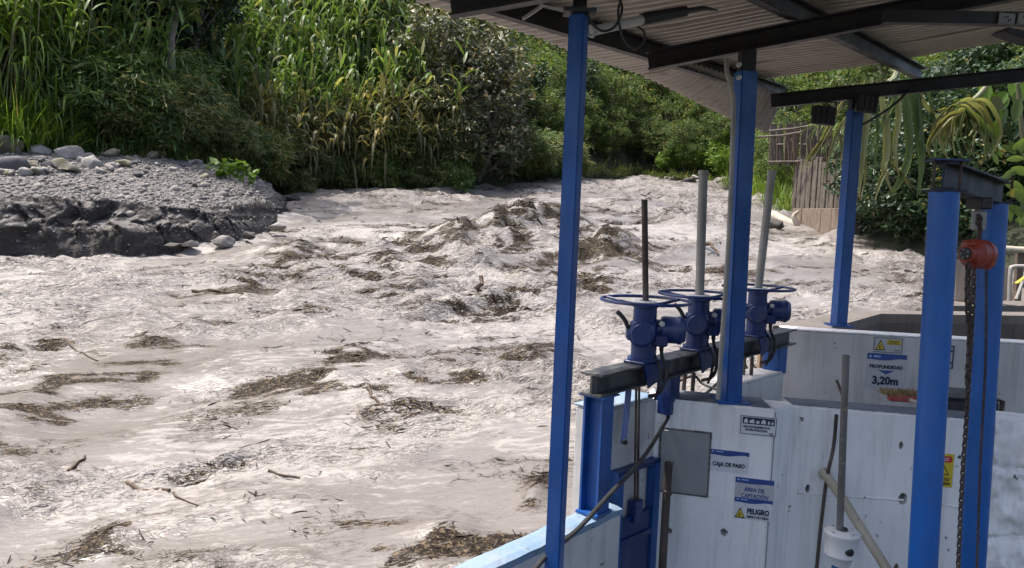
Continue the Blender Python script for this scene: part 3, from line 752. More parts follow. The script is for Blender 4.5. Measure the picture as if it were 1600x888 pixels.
TOPB = [(22, 262, 62, ROCKD, 'smooth dark grey boulder at the left edge behind the gravel'), (2, 226, 60, ROCKM, 'mossy tan boulder half hidden at the left edge'),
 (66, 234, 44, ROCK, 'pale boulder at the top of the heap beside the grass'), (108, 242, 64, ROCK, 'large cracked pale boulder in the middle of the heap'),
 (142, 246, 32, ROCK, 'whitish boulder at the right shoulder of the heap'), (176, 240, 38, ROCKM, 'mossy boulder against the grass at the back of the heap'),
 (108, 264, 60, ROCKM, 'tan boulder in front of the heap'), (150, 259, 56, ROCK, 'light flat boulder in front of the heap'),
 (80, 258, 36, ROCKD, 'small dark boulder wedged in the heap'), (52, 255, 32, ROCKM, 'small tan boulder beside the dark grey one'),
 (242, 244, 34, ROCKM, 'single tan boulder against the low grass'), (302, 252, 24, ROCK, 'small pale boulder right of the heap at the grass edge'),
 (350, 255, 22, ROCKM, 'small tan boulder farthest right at the grass edge'), (196, 256, 36, ROCKM, 'rounded tan boulder at the right end of the heap'), (40, 268, 30, ROCK, 'small pale boulder at the foot of the heap')]
for k, (x, y, w, m, lab) in enumerate(TOPB):
    p = bank_point(x, y); boulder('boulder', p, w * MPP(p.y) * .85, 600 + k, m, lab, sink=.22, sx=1.1)
rng = np.random.default_rng(71)
for k in range(44):
    x = rng.uniform(-10, 260) if k < 34 else rng.uniform(260, 400); y = 262 + rng.normal(0, 9) - (x > 140) * 4; p = bank_point(x, y)
    boulder('cobble', p, rng.uniform(.14, .36), 900 + k, (ROCK, ROCKM, ROCK, ROCKD)[k % 4], 'fist to head sized cobble lying among the boulders at the back of the gravel', 'cobble', 'cobbles round the boulder heap', .2, 1, 1, ICO2)
LOWB = [(345, 392, 42, ROCK, 'pale triangular boulder in the water below the bank'), (296, 393, 30, ROCK, 'grey boulder left of the pale triangular one'), (268, 396, 24, ROCKD, 'dark boulder at the foot of the cut bank'),
 (240, 396, 20, ROCKD, 'small black boulder at the foot of the cut bank'), (218, 394, 16, ROCK, 'small pale boulder at the foot of the cut bank'), (430, 366, 28, ROCK, 'rounded pale boulder off the tip of the bank'),
 (388, 380, 34, ROCKW, 'wet dark boulder under the slumped corner of the bank'), (432, 332, 36, ROCKW, 'black wet boulder at the tip of the bank'), (455, 318, 34, ROCKW, 'black wet boulder just off the tip of the bank'),
 (412, 352, 24, ROCKW, 'wet black boulder between the tip and the rounded pale one'), (375, 300, 14, ROCKD, 'small black boulder on the gravel near its far corner'), (306, 286, 14, ROCKD, 'tiny dark boulder alone on the gravel')]
for k, (x, y, w, m, lab) in enumerate(LOWB):
    p = bank_point(x, y) if k > 9 else pw(x, y) + UP * .10; boulder('boulder', p, w * MPP(p.y) * 1.0, 640 + k, m if k in (0, 1, 5) else ROCKW, lab, sink=.2, sx=1.25, sz=.85)
FARB = []
rng = np.random.default_rng(33)
for k in range(46):
    x = 905 + k * 5.4 + rng.normal(0, 3); y = 282 + 4 * math.sin(k * .7) + rng.normal(0, 2.5) + max(0, (x - 1080)) * .08
    p = px(x, y + 3, 47 - max(0, x - 1060) * .07)
    boulder('bank_stone', p, rng.uniform(.35, .95), 700 + k, ROCK if k % 4 else ROCKD, 'grey stone in the row along the far upstream bank', 'stone', 'stones along the far upstream bank', .25, 1.2, 1, ICO2)
for k, (x, y, w) in enumerate(((1012, 318, 30), (1070, 332, 36), (960, 352, 26), (1005, 300, 22), (1105, 352, 26), (1385, 408, 26), (1402, 402, 20), (1352, 400, 18), (1210, 352, 34), (1165, 336, 40))):
    p = pw(x, y); boulder('rapids_boulder', p, w * MPP(p.y), 780 + k, ROCKW, ('wet boulder breaking the far rapids behind the valves', 'wet stone at the foot of the dark bush')[5 <= k <= 7], 'boulder', ('boulders in the far rapids', 'stones under the dark bush')[5 <= k <= 7], .4)
# ================================================================== HILLSIDES AND PLANTS
BANK = [(-900, 130, 14), (-400, 190, 15.8), (0, 232, 17.8), (110, 248, 18.9), (270, 254, 20.8), (370, 268, 23), (425, 298, 26.5), (500, 299, 29.2), (600, 298, 30.7), (720, 292, 32.2), (830, 281, 38), (900, 275, 43),
        (1000, 276, 49), (1120, 284, 45), (1190, 320, 33), (1245, 346, 26.5), (1310, 368, 22.8), (1440, 411, 17.2), (1560, 430, 15), (1750, 436, 13.5), (2400, 440, 12)]
BX = np.array([b[0] for b in BANK], float)
BP = np.array([px(*b) for b in BANK])
tan_ = np.gradient(BP[:, :2], axis=0); tan_ /= np.linalg.norm(tan_, axis=1)[:, None]
BN = np.stack([-tan_[:, 1], tan_[:, 0]], 1)
for _ in range(2):
    BN[1:-1] = (BN[:-2] + 2 * BN[1:-1] + BN[2:]) / 4
BN /= np.linalg.norm(BN, axis=1)[:, None]
SLOPE = np.interp(BX, [-900, 0, 400, 800, 1000, 1200, 1450, 2400], [.75, .75, .85, .8, .62, .7, .8, .8])
def hill(s, t):
    """s: photograph column of the bank foot, t: metres up the slope from the foot"""
    s = np.asarray(s, float); t = np.asarray(t, float)
    x = np.interp(s, BX, BP[:, 0]); y = np.interp(s, BX, BP[:, 1]); z = np.interp(s, BX, BP[:, 2])
    nx = np.interp(s, BX, BN[:, 0]); ny = np.interp(s, BX, BN[:, 1]); sl = np.interp(s, BX, SLOPE)
    X, Y = x + nx * t, y + ny * t
    tt = np.maximum(t, 0)
    Z = z + np.where(t < 0, t * .8, sl * tt * (1 - .004 * tt)) + np.minimum(tt, 1.5) * .35 * fbm(X * .35, Y * .35, o=3, s=450)
    return X, Y, Z
S_, T_ = np.meshgrid(np.linspace(-900, 2400, 260), np.concatenate([[-3, -1], np.linspace(0, 46, 48)]))
X, Y, Z = hill(S_, T_); ny, nx = X.shape; idx = np.arange(nx * ny).reshape(ny, nx)
q = np.stack([idx[:-1, :-1], idx[:-1, 1:], idx[1:, 1:], idx[1:, :-1]], -1).reshape(-1, 4)
tag(link('hillside', np_mesh('hillside', np.stack([X, Y, Z], -1).reshape(-1, 3), q), SOIL, None, True, origin=(0, 35, 3)), kind='structure')

def blades(P, D, L, Wd, droop, seg=5, rng=None, crease=True, side=None):
    """arching leaf blades. P base, D unit start direction, L length, Wd width, droop how far the tip falls"""
    n = len(P); t = np.linspace(0, 1, seg + 1)
    prof = np.clip(np.minimum((t + .05) * 5, 1) * (1 - t ** 2.2) + 0.03, 0, 1)
    C = P[:, None] + D[:, None] * (L[:, None] * t[None])[..., None]
    C[..., 2] -= droop[:, None] * L[:, None] * t[None] ** 2.1
    # the tip that falls also pulls in, so that blades keep their length
    C[..., :2] -= (D[:, None, :2] * (L[:, None] * np.clip(droop[:, None], 0, 1.2) * .30 * t[None] ** 3)[..., None])
    if side is None:
        side = np.stack([-D[:, 1], D[:, 0], np.zeros(n)], -1); side /= np.maximum(np.linalg.norm(side, axis=1), 1e-6)[:, None]
    S = side[:, None] * (Wd[:, None] * prof[None] * .5)[..., None]
    if crease:
        mid = C.copy(); mid[..., 2] -= Wd[:, None] * .16 * prof[None]
        V = np.stack([C - S, mid, C + S], 2).reshape(-1, 3); r = 3
    else:
        V = np.stack([C - S, C + S], 2).reshape(-1, 3); r = 2
    k = np.arange(n)[:, None, None] * (r * (seg + 1)); j = np.arange(seg)[None, :, None] * r; c = np.arange(r - 1)[None, None, :]
    q = np.stack([k + j + c, k + j + c + 1, k + j + c + r + 1, k + j + c + r], -1).reshape(-1, 4)
    return V, q
class Acc:
    def __init__(s): s.V = []; s.F = []; s.n = 0
    def add(s, V, F): s.V.append(V); s.F.append(F + s.n); s.n += len(V)
    def mesh(s, name):
        by = {}
        for f in s.F: by.setdefault(f.shape[1], []).append(f)
        return np_mesh(name, np.concatenate(s.V), [np.concatenate(v) for v in by.values()])
def dirs(a, e): return np.stack([np.cos(a) * np.cos(e), np.sin(a) * np.cos(e), np.sin(e)], -1)

def proto(name, parts):
    """parts: [(part name, mesh, material)] -> hidden recipe, used by plant()"""
    for pn, me, mt in parts:
        me.materials.append(mt)
    return parts
def plant(kind, rec, loc, sc, rz, label, cat, group, tilt=(0, 0)):
    o = bpy.data.objects.new(kind, None); o.empty_display_size = .2; COL.objects.link(o)
    o.location = loc; o.scale = (sc, sc, sc) if not isinstance(sc, tuple) else sc; o.rotation_euler = (tilt[0], tilt[1], rz)
    tag(o, label, cat, group)
    for pn, me, mt in rec:
        c = bpy.data.objects.new(pn, me); COL.objects.link(c); c.parent = o
    return o

def cane(seed, nst, h0, h1, spread, mat, nl=12, leafL=(.95, 1.7), wid=.125, lean=.15, droop=(.45, 1.05), dense_top=True):
    rng = np.random.default_rng(seed); st = MB(); acc = Acc()
    for k in range(nst):
        a = rng.uniform(0, 6.28); r = spread * math.sqrt(rng.uniform()); b = Vector((r * math.cos(a), r * math.sin(a), 0))
        h = rng.uniform(h0, h1); la = rng.uniform(0, 6.28); ln = abs(rng.normal(0, lean)) * h
        tip = b + Vector((math.cos(la) * ln, math.sin(la) * ln, h))
        pts = [b - UP * .3, b.lerp(tip, .35) - Vector((math.cos(la), math.sin(la), 0)) * ln * .12, b.lerp(tip, .7), tip]
        st.tube(pts, [.016, .015, .012, .006], 5, False)
        n = int(nl * rng.uniform(.8, 1.2)); f = (0.30 + .70 * np.linspace(0, 1, n) ** .75)
        P = np.array([np.array(samp(pts[1:] if False else pts, v)) for v in f])
        az = rng.uniform(0, 6.28) + np.arange(n) * math.pi + rng.normal(0, .55, n)
        el = np.interp(f, [.3, .8, 1.0], [.55, .85, 1.32]) + rng.normal(0, .14, n)
        L = rng.uniform(*leafL, n) * np.interp(f, [.3, .7, 1], [.85, 1.1, .75])
        dr = rng.uniform(*droop, n) * np.interp(f, [.3, .9, 1.0], [1.3, .9, .35])
        acc.add(*blades(P, dirs(az, el), L, wid * rng.uniform(.7, 1.25, n), dr, 5))
    return proto('cane', [('stalks', st_mesh(st), L_STEM), ('leaves', acc.mesh('leaves'), mat)])
def st_mesh(mb):
    me = bpy.data.meshes.new('stalks'); me.from_pydata([tuple(v) for v in mb.v], [], mb.f); me.polygons.foreach_set('use_smooth', np.ones(len(me.polygons), bool)); me.update(); return me
def tuft(seed, n, L0, L1, spread, wid, mat, droop=(.2, .9), el=(.75, 1.45)):
    rng = np.random.default_rng(seed); acc = Acc(); a = rng.uniform(0, 6.28, n); r = spread * np.sqrt(rng.uniform(0, 1, n))
    P = np.stack([r * np.cos(a), r * np.sin(a), np.full(n, -.1)], -1)
    acc.add(*blades(P, dirs(a + rng.normal(0, .7, n), rng.uniform(*el, n)), rng.uniform(L0, L1, n), wid * rng.uniform(.6, 1.3, n), rng.uniform(*droop, n), 5, crease=False))
    return proto('tuft', [('blades', acc.mesh('blades'), mat)])
def leafcloud(rng, C, n_per, rad, size, flat=.75, hang=.35, aspect=.45):
    """clumps of small leaves round centres C"""
    n = len(C) * n_per; c = np.repeat(C, n_per, 0)
    off = rng.normal(0, 1, (n, 3)); off /= np.linalg.norm(off, axis=1)[:, None]; off *= (rng.uniform(0, 1, n) ** .45)[:, None] * rad
    off[:, 2] *= flat; P = c + off
    az = np.arctan2(off[:, 1], off[:, 0]) + rng.normal(0, .9, n); el = rng.normal(-hang, .5, n)
    D = dirs(az, el); s0 = np.stack([-np.sin(az), np.cos(az), np.zeros(n)], -1); roll = rng.normal(0, .6, n)
    S = s0 * np.cos(roll)[:, None] + np.cross(D, s0) * np.sin(roll)[:, None]; N = np.cross(S, D)
    L = size * rng.lognormal(0, .28, n)[:, None]; W = L * aspect
    v = np.stack([P, P + D * L * .45 - S * W * .5 + N * L * .06, P + D * L - N * L * .08, P + D * L * .45 + S * W * .5 + N * L * .06], 1)
    k = np.arange(n)[:, None] * 4
    return v.reshape(-1, 3), np.concatenate([np.stack([k[:, 0], k[:, 0] + 1, k[:, 0] + 2], 1), np.stack([k[:, 0], k[:, 0] + 2, k[:, 0] + 3], 1)])
def tree(seed, h, rx, rz, ncl, n_per, clr, size, mat, trunk=.12, flat=.75, hang=.35, aspect=.45, low=.12, bark=None):
    rng = np.random.default_rng(seed); cz = h - rz
    d = rng.normal(size=(ncl, 3)); d /= np.linalg.norm(d, axis=1)[:, None]
    lob = 1 + .32 * fbm(d[:, 0] * 1.7 + seed, d[:, 1] * 1.7, d[:, 2] * 1.7, o=2, s=seed)
    C = d * (rng.uniform(.25, 1, ncl) ** .42 * lob)[:, None] * np.array([rx, rx, rz]) + np.array([0, 0, cz])
    C = C[C[:, 2] > h * low]
    acc = Acc(); acc.add(*leafcloud(rng, C, n_per, clr, size, flat, hang, aspect))
    mb = MB(); top = Vector((rng.normal(0, .1) * rx, rng.normal(0, .1) * rx, h * .82))
    spine = bez([(0, 0, -.5), (rng.normal(0, .05) * h, rng.normal(0, .05) * h, h * .3), (rng.normal(0, .05) * h, 0, h * .55), top], 4)
    mb.tube(spine, [trunk * (1.1 - .95 * i / (len(spine) - 1)) for i in range(len(spine))], 8, False)
    for k in range(0, len(C), max(1, len(C) // 34)):
        c = Vector(C[k]); i = max(1, min(len(spine) - 2, int((c.z / h) * .62 * len(spine)))); b = spine[i]
        m = b.lerp(c, .55) + Vector((0, 0, .06 * h * rng.uniform(-.2, 1)))
        mb.tube(bez([b, m, c], 3), [trunk * .34, trunk * .27, trunk * .22, trunk * .17, trunk * .12, trunk * .08, trunk * .05], 5, False)
    t = st_mesh(mb); t.name = 'trunk'
    return proto('tree', [('trunk', t, bark or BARK), ('crown', acc.mesh('crown'), mat)])
def feather(seed, ncul, h, mat, leaf=.27, nleaf=40, arch=.75):
    """arching thin culms carrying many narrow leaves"""
    rng = np.random.default_rng(seed); mb = MB(); acc = Acc()
    for k in range(ncul):
        a = rng.uniform(0, 6.28); r = .35 * math.sqrt(rng.uniform()); hh = h * rng.uniform(.6, 1.1); out = hh * arch * rng.uniform(.35, 1)
        d = Vector((math.cos(a), math.sin(a), 0)); b = d * r
        pts = [b + d * (out * (t ** 1.8)) + UP * (hh * (t * 1.55 - .62 * t ** 3 - (.12 if t == 0 else 0))) for t in np.linspace(0, 1, 8)]
        mb.tube(pts, [.011 - .0012 * i for i in range(8)], 4, False)
        f = rng.uniform(.22, 1, nleaf); P = np.array([np.array(samp(pts, v)) for v in f]) + rng.normal(0, .07, (nleaf, 3))
        az = a + rng.normal(0, 1.0, nleaf); el = rng.normal(-.15, .5, nleaf)
        acc.add(*blades(P, dirs(az, el), leaf * rng.lognormal(0, .3, nleaf), leaf * .16 * rng.uniform(.7, 1.3, nleaf), rng.uniform(.1, .7, nleaf), 2, crease=False))
    return proto('feather', [('culms', st_mesh(mb), L_STEM), ('leaves', acc.mesh('leaves'), mat)])

CANES = [cane(1000 + k, 11, 2.2, 4.5, .85, L_CANE) for k in range(5)]
CANEB = [cane(1010 + k, 12, 2.2, 4.2, .75, L_CANEB, nl=13, wid=.085) for k in range(3)]
CANED = [cane(1020 + k, 10, 1.4, 3.0, .8, L_CANED, nl=13, droop=(.7, 1.25), lean=.35) for k in range(3)]
TUFT = [tuft(1030 + k, 150, 1.0, 2.3, .5, .030, L_GRASS) for k in range(3)]
TUFTL = [tuft(1040 + k, 110, .4, 1.0, .5, .034, L_FEATH, (.2, .9), (.5, 1.4)) for k in range(3)]
WEED = [tuft(1045 + k, 90, .7, 1.5, .5, .05, L_CANE, (.4, 1.2), (.5, 1.3)) for k in range(3)]
FEATH = [feather(1050 + k, 34, 2.0, L_FEATH) for k in range(3)]
FEATHG = [feather(1055 + k, 34, 2.0, L_CANE, .32, 36) for k in range(2)]
OLIVE = [tree(1100 + k, 2.3, 1.45, 1.15, 150, 30, .30, .27, L_FEATH, .04, low=.0, aspect=.17, hang=.55) for k in range(3)]
GREENB = [tree(1106 + k, 2.2, 1.4, 1.1, 140, 28, .30, .24, L_CANE, .04, low=.0, aspect=.22, hang=.45) for k in range(2)]
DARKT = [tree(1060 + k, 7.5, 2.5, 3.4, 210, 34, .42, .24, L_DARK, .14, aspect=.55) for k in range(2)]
GREYS = [tree(1070 + k, 5.2, 2.0, 2.4, 190, 34, .36, .20, L_GREY, .09, low=.03, aspect=.45, hang=.5) for k in range(2)]
HILLT = [tree(1080 + k, 5.5, 2.3, 2.5, 170, 34, .5, .20, L_TREE, .11, low=.08) for k in range(4)]
LIMEB = [tree(1090 + k, 2.2, 1.7, 1.0, 120, 30, .34, .17, L_LIME, .05, low=.0, aspect=.7) for k in range(2)]
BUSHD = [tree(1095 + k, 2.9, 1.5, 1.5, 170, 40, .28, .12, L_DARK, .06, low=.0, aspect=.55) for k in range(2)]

prng = random.Random(3)
SEGS = [(-300, 'left of the picture edge'), (0, 'at the left edge'), (60, 'above the boulder heap'), (118, 'right of the bright canes'), (200, 'left of the pale trunk'), (285, 'right of the pale trunk'), (400, 'left of the main cane stand'), (470, 'above the far tip of the gravel'),
        (550, 'left of mid bank'), (630, 'at mid bank'), (700, 'next to the grey shrub'), (780, 'behind the grey shrub'), (880, 'left of the tall post'), (960, 'just right of the tall post'), (1040, 'above the dark valve stem'), (1130, 'left of the second post'), (1240, 'behind the second post'), (1340, 'above the old wall'), (1450, 'right of the old wall'), (1560, 'behind the gantry'), (9999, 'beyond the right edge')]
ROWS = [(0.7, 'at the water'), (1.8, 'in the front row'), (3.4, 'in the second row'), (5.5, 'low on the slope'), (8.0, 'halfway up the slope'), (12, 'high on the slope'), (99, 'at the top')]
def where(s, t):
    return next(w for r, w in ROWS if t < r) + ' ' + next(w for x, w in SEGS if s < x)
def put(kind, recs, s, t, sc, label, cat, group, jz=0.0, tl=.06, loc=True):
    x, y, z = hill(s, t)
    if loc: label = label + ' ' + where(s, t)
    return plant(kind, prng.choice(recs), (float(x), float(y), float(z) + jz), sc * prng.uniform(.8, 1.2), prng.uniform(0, 6.28), label, cat, group, (prng.gauss(0, tl), prng.gauss(0, tl)))
def row(kind, recs, s0, s1, ds, t, sc, label, cat, group, jt=.5, jz=0):
    s = s0
    while s < s1:
        put(kind, recs, s + prng.uniform(-.4, .4) * ds, t + prng.uniform(-jt, jt), sc, label, cat, group, jz); s += ds
# left edge: bright cane and fine grass above the boulders
for t, sc in ((.9, .85), (2.3, .95), (4.0, 1.05), (6.2, 1.1)): row('cane_clump', CANEB, -160, 118, 38, t, sc, 'bright yellow green cane clump', 'cane', 'bright canes at the left edge')
row('grass_tuft', TUFT, -40, 112, 18, .35, .85, 'tall bright green grass tuft', 'grass', 'grass tufts behind the boulders', .25)
row('grass_tuft', TUFT, 20, 112, 26, 1.2, 1.2, 'tall bright green grass tuft', 'grass', 'grass tufts behind the boulders', .25)
# behind the gravel: canes, weeds, low olive grass
for t, sc in ((1.9, .75), (3.2, .9), (5.0, 1.05), (7.2, 1.1)): row('cane_clump', CANES, 118, 290, 30, t, sc, 'arching green cane clump', 'cane', 'canes behind the gravel bank')
row('weed_clump', WEED + GREENB[:1], 105, 330, 20, .8, .85, 'leafy weed clump', 'weeds', 'weeds behind the gravel bank', .3)
row('weed_clump', WEED, 110, 330, 26, 1.5, 1.2, 'leafy weed clump', 'weeds', 'weeds behind the gravel bank', .3)
row('grass_clump', TUFTL, 150, 400, 12, .15, .9, 'low olive grass clump', 'grass', 'grass along the back of the gravel', .25)
row('feathery_bush', FEATH[:1] + OLIVE + GREENB, 215, 388, 19, .55, .72, 'feathery olive bush', 'bush', 'feathery bushes at the end of the gravel', .35)
row('feathery_bush', FEATHG[:1] + GREENB, 130, 380, 30, 1.5, .85, 'feathery green bush', 'bush', 'feathery bushes at the end of the gravel', .35)
# dark broadleaf trees
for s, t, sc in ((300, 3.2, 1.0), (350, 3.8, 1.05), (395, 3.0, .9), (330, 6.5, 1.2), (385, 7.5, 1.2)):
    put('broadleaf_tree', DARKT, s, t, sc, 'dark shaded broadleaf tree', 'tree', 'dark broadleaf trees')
# main stand of cane
for t, sc, ds in ((1.3, .85, 20), (2.7, .98, 20), (4.4, 1.05, 20), (6.4, 1.08, 22), (8.8, 1.12, 25)): row('cane_clump', CANES + CANES + CANEB[:1], 405, 715, ds, t, sc, 'tall arching cane clump', 'cane', 'canes of the main stand', .7)
row('drooping_cane', CANED, 408, 700, 19, .6, .95, 'dry drooping cane clump', 'cane', 'drooping canes over the water', .4, .1)
for t, ds, sc in ((-.1, 36, .55), (.35, 33, .8), (.9, 52, .95)): row('overhanging_bush', FEATH[:1] + OLIVE + GREENB, 412, 712, ds, t, sc, 'overhanging olive bush', 'bush', 'bushes below the canes', .3)
# grey green shrub and its neighbours
for s, t, sc, lab in ((708, .5, .85, 'grey green shrub at the water touching the canes'), (748, .4, 1.0, 'largest grey green shrub, round and overhanging the water'), (784, .8, .85, 'grey green shrub nearest the tall post at the water'), (738, 2.2, 1.1, 'upper left grey green shrub behind the largest one'), (775, 2.6, 1.05, 'upper right grey green shrub behind the largest one')):
    put('grey_shrub', GREYS, s, t, sc, lab, 'shrub', 'grey green shrubs', loc=False)
row('river_bush', GREENB + OLIVE + FEATH[:1], 790, 900, 16, .3, .85, 'olive river bush', 'bush', 'bushes at the water left of the tall post', .3)
# wooded slope upstream
for t, sc, ds in ((1.5, .5, 16), (3.8, .68, 18), (6.8, .8, 20), (10.5, .9, 23), (15, 1.0, 27), (20, 1.1, 31)):
    row('hillside_tree', HILLT, 700 if t > 5 else 800, 1215, ds, t, sc, 'small leaved tree', 'tree', 'trees on the upstream slope', .8)
for s, t, sc in ((826, 6.0, .75), (868, 2.6, .6), (905, 9.0, .8), (942, 4.0, .6), (1010, 7.5, .75), (1040, 13, .9), (1090, 5.5, .7), (1140, 3.0, .6)):
    put('shade_tree', DARKT, s, t, sc, 'dark broadleaf tree', 'tree', 'dark trees on the upstream slope')
row('slope_cane', CANES, 800, 1130, 34, 5.0, .75, 'cane clump', 'cane', 'canes on the upstream slope', 3.5)
row('hillside_tree', HILLT, -200, 720, 46, 11.5, 1.1, 'small leaved tree', 'tree', 'trees above the canes', 1.0)
for s, t, sc in ((955, 15, 1.6), (975, 17, 1.7), (993, 16, 1.5), (1062, 1.2, .75), (1082, 2.0, .85), (1100, 1.0, .8), (1045, .8, .6), (1118, 2.2, .8), (1128, .9, .7)):
    put('lime_creeper', LIMEB, s, t, sc, ('bright lime creeper', 'bright lime bush')[s > 1020], 'creeper' if s < 1020 else 'bush', 'lime creepers high on the slope' if s < 1020 else 'lime bushes above the far stones')
row('bank_grass', TUFT, 1148, 1243, 14, .35, .95, 'bright green river grass', 'grass', 'grass by the retaining wall', .3)
row('bank_grass', TUFT, 1150, 1235, 19, 1.4, 1.25, 'bright green river grass', 'grass', 'grass by the retaining wall', .3)
row('grass_clump', TUFTL, 905, 1150, 11, .3, 1.2, 'low grass clump', 'grass', 'grass on the far stony bank', .3)
# right bank
row('dark_bush', BUSHD, 1338, 1470, 22, .75, .98, 'dark glossy bush', 'bush', 'dark bushes at the water', .25)
row('dark_bush', BUSHD, 1345, 1480, 34, 2.1, 1.15, 'dark glossy bush', 'bush', 'dark bushes at the water', .25)
for t, sc, ds in ((3.5, .55, 36), (5.5, .7, 44), (8.5, .85, 50)):
    row('right_bank_tree', HILLT, 1255, 1800, ds, t, sc, 'right bank tree', 'tree', 'trees on the right bank', .6)
row('right_bank_cane', CANES, 1300, 1640, 40, 4.2, .6, 'right bank cane clump', 'cane', 'canes on the right bank', .6)
row('wall_climber', FEATHG, 1290, 1345, 15, .5, .8, 'climbing bush', 'bush', 'climbers on the old wall', .2, .9)
# thin pale tree trunk among the canes
x, y, z = hill(266, 1.9); base = Vector((float(x), float(y), float(z)))
tr = root('pale_tree', base, 'slender pale trunked tree rising beside the dark broadleaf trees', 'tree')
d = base.y; sp = bez([base - UP * .3, px(262, 130, d), px(268, 60, d), px(282, 0, d + .2), px(300, -90, d + .4)], 5)
MB().tube(sp, [.12 - .0028 * i for i in range(len(sp))], 8).build('trunk', BARK, tr, True)
rr = np.random.default_rng(9); Cc = np.array([np.array(sp[-1]) + rr.normal(0, .8, 3) for _ in range(26)] + [np.array(px(285 + rr.normal(0, 10), 6 + rr.normal(0, 10), d)) for _ in range(7)])
acc = Acc(); acc.add(*leafcloud(rr, Cc, 26, .3, .2)); link('crown', acc.mesh('crown'), L_TREE, tr)
# little yellow green plant on the corner of the gravel
p = bank_point(352, 276); acc = Acc(); acc.add(*leafcloud(np.random.default_rng(4), np.array([[0, 0, .2], [.2, 0, .3], [-.15, .1, .25], [.35, .1, .1]]), 26, .16, .14, aspect=.7))
plant('gravel_weed', proto('weed', [('leaves', acc.mesh('leaves'), L_LIME)]), p, 1.3, 0, 'small lime green weed on the far corner of the gravel bank', 'weed', None)
# ================================================================== OLD WALL, LOG AND RIGHT BANK
def level_frame(a, b):                                            # along, up, outward-to-camera for a vertical face a->b
    u = Vector((b.x - a.x, b.y - a.y, 0)).normalized(); n = Vector((u.y, -u.x, 0)); return u, UP, n
ow0, ow1 = px(1236, 352, 25.5), px(1330, 372, 21.5)
u_, _, n_ = level_frame(ow0, ow1); Lw = (Vector((ow1.x, ow1.y, 0)) - Vector((ow0.x, ow0.y, 0))).length
zt0 = px(1230, 250, 25.5).z; zt1 = px(1330, 248, 21.5).z; zb = min(ow0.z, ow1.z) - .8
old = root('retaining_wall', ow0.lerp(ow1, .5), 'old brown concrete retaining wall with weathered board face at the river', 'wall')
MB().prism([ow0 - n_*.25 + UP*(zb-ow0.z), Vector((ow1.x, ow1.y, zb)) - n_*.25, Vector((ow1.x, ow1.y, zt1-.05)) - n_*.25, Vector((ow0.x, ow0.y, zt0-.05)) - n_*.25], n_*.2).build('core', RAWC, old)
TANB = paint('tan_block', (0.185, 0.140, 0.105), (0.115, 0.087, 0.066), (0.06, 0.048, 0.038), rough=0.85, chip_at=0.66)
WETB = paint('weathered_board', (0.105, 0.083, 0.064), (0.05, 0.041, 0.034), (0.24, 0.215, 0.18), rough=0.85, chip_at=0.6)
rw = random.Random(8)
nb = 6; hz = [zb + .9, zb + 1.75, zb + 2.55]
for r_ in range(2):                                              # cast blocks below
    for c_ in range(nb):
        a = c_ / nb + (0.08 if r_ % 2 else 0); b_ = min(1, a + 1/nb - .006)
        p = ow0 + u_ * (Lw * (a + b_) / 2); z0 = zb + r_ * .8; 
        MB().box((p.x, p.y, z0 + .4), (Lw * (b_ - a), .2 + rw.uniform(0, .04), .785), Matrix.Rotation(math.atan2(u_.y, u_.x), 3, 'Z')).build('block', TANB, old, False, .012)
k = 0; x = 0.0
while x < Lw - .05:                                              # vertical boards above
    w = rw.uniform(.13, .24); w = min(w, Lw - x); f = (x + w/2) / Lw; zt = zt0 + (zt1 - zt0) * f + rw.uniform(-.12, .10)
    p = ow0 + u_ * (x + w/2) + n_ * rw.uniform(-.02, .05); zl = zb + 1.62 - rw.uniform(0, .35)
    MB().box((p.x, p.y, (zt + zl) / 2), (w - .018, .10, zt - zl), Matrix.Rotation(math.atan2(u_.y, u_.x) + rw.gauss(0, .03), 3, 'Z')).build('board', WETB, old, False, .01)
    x += w
# dark timber rack above the wall
rk = root('timber_rack', px(1250, 250, 26), 'dark timber rack with planks above the old retaining wall', 'rack')
for k, (xx, wd) in enumerate(((1205, 8), (1218, 5), (1233, 14), (1243, 8), (1254, 8), (1266, 12), (1280, 8), (1292, 10), (1306, 12), (1318, 10))):
    a, b_ = px(xx, 258 + rw.uniform(-4, 4), 26.5 - k * .3), px(xx + 2, 195 + rw.uniform(-6, 6), 26.5 - k * .3)
    MB().bar(a, b_, wd * MPP(26), .05, (0, 1, 0)).build('upright', WETB if k % 3 else BROWNW, rk)
for k in range(26):
    xx = rw.uniform(1200, 1335); a, b_ = px(xx, 256 + rw.uniform(-8, 4), 26.6 - (xx - 1200) * .03), px(xx + rw.gauss(0, 3), rw.uniform(190, 222), 26.6 - (xx - 1200) * .03)
    MB().bar(a, b_, rw.uniform(.08, .22), .05, (0, 1, 0)).build('upright', WETB if k % 2 else BROWNW, rk)
for (a, b_) in (((1190, 206), (1292, 192)), ((1185, 214), (1255, 206)), ((1200, 253), (1300, 248)), ((1215, 226), (1330, 222))):
    MB().tube([px(*a, 26), px((a[0] + b_[0]) / 2, (a[1] + b_[1]) / 2 + 2, 25), px(*b_, 24)], .035, 7).build('rail', WETB, rk, True)
lg = root('dead_trunk', pw(1240, 356), 'bleached dead trunk with broken roots washed against the old wall', 'driftwood')
MB().tube(bez([px(1204, 338, 26), px(1222, 346, 25.5), px(1246, 354, 25), px(1290, 363, 24)], 6), [.22, .22, .21, .2, .2, .2, .2, .19, .18, .18, .17, .16, .15, .14, .13, .12, .11, .1, .09], 9).build('trunk', PALEW, lg, True)
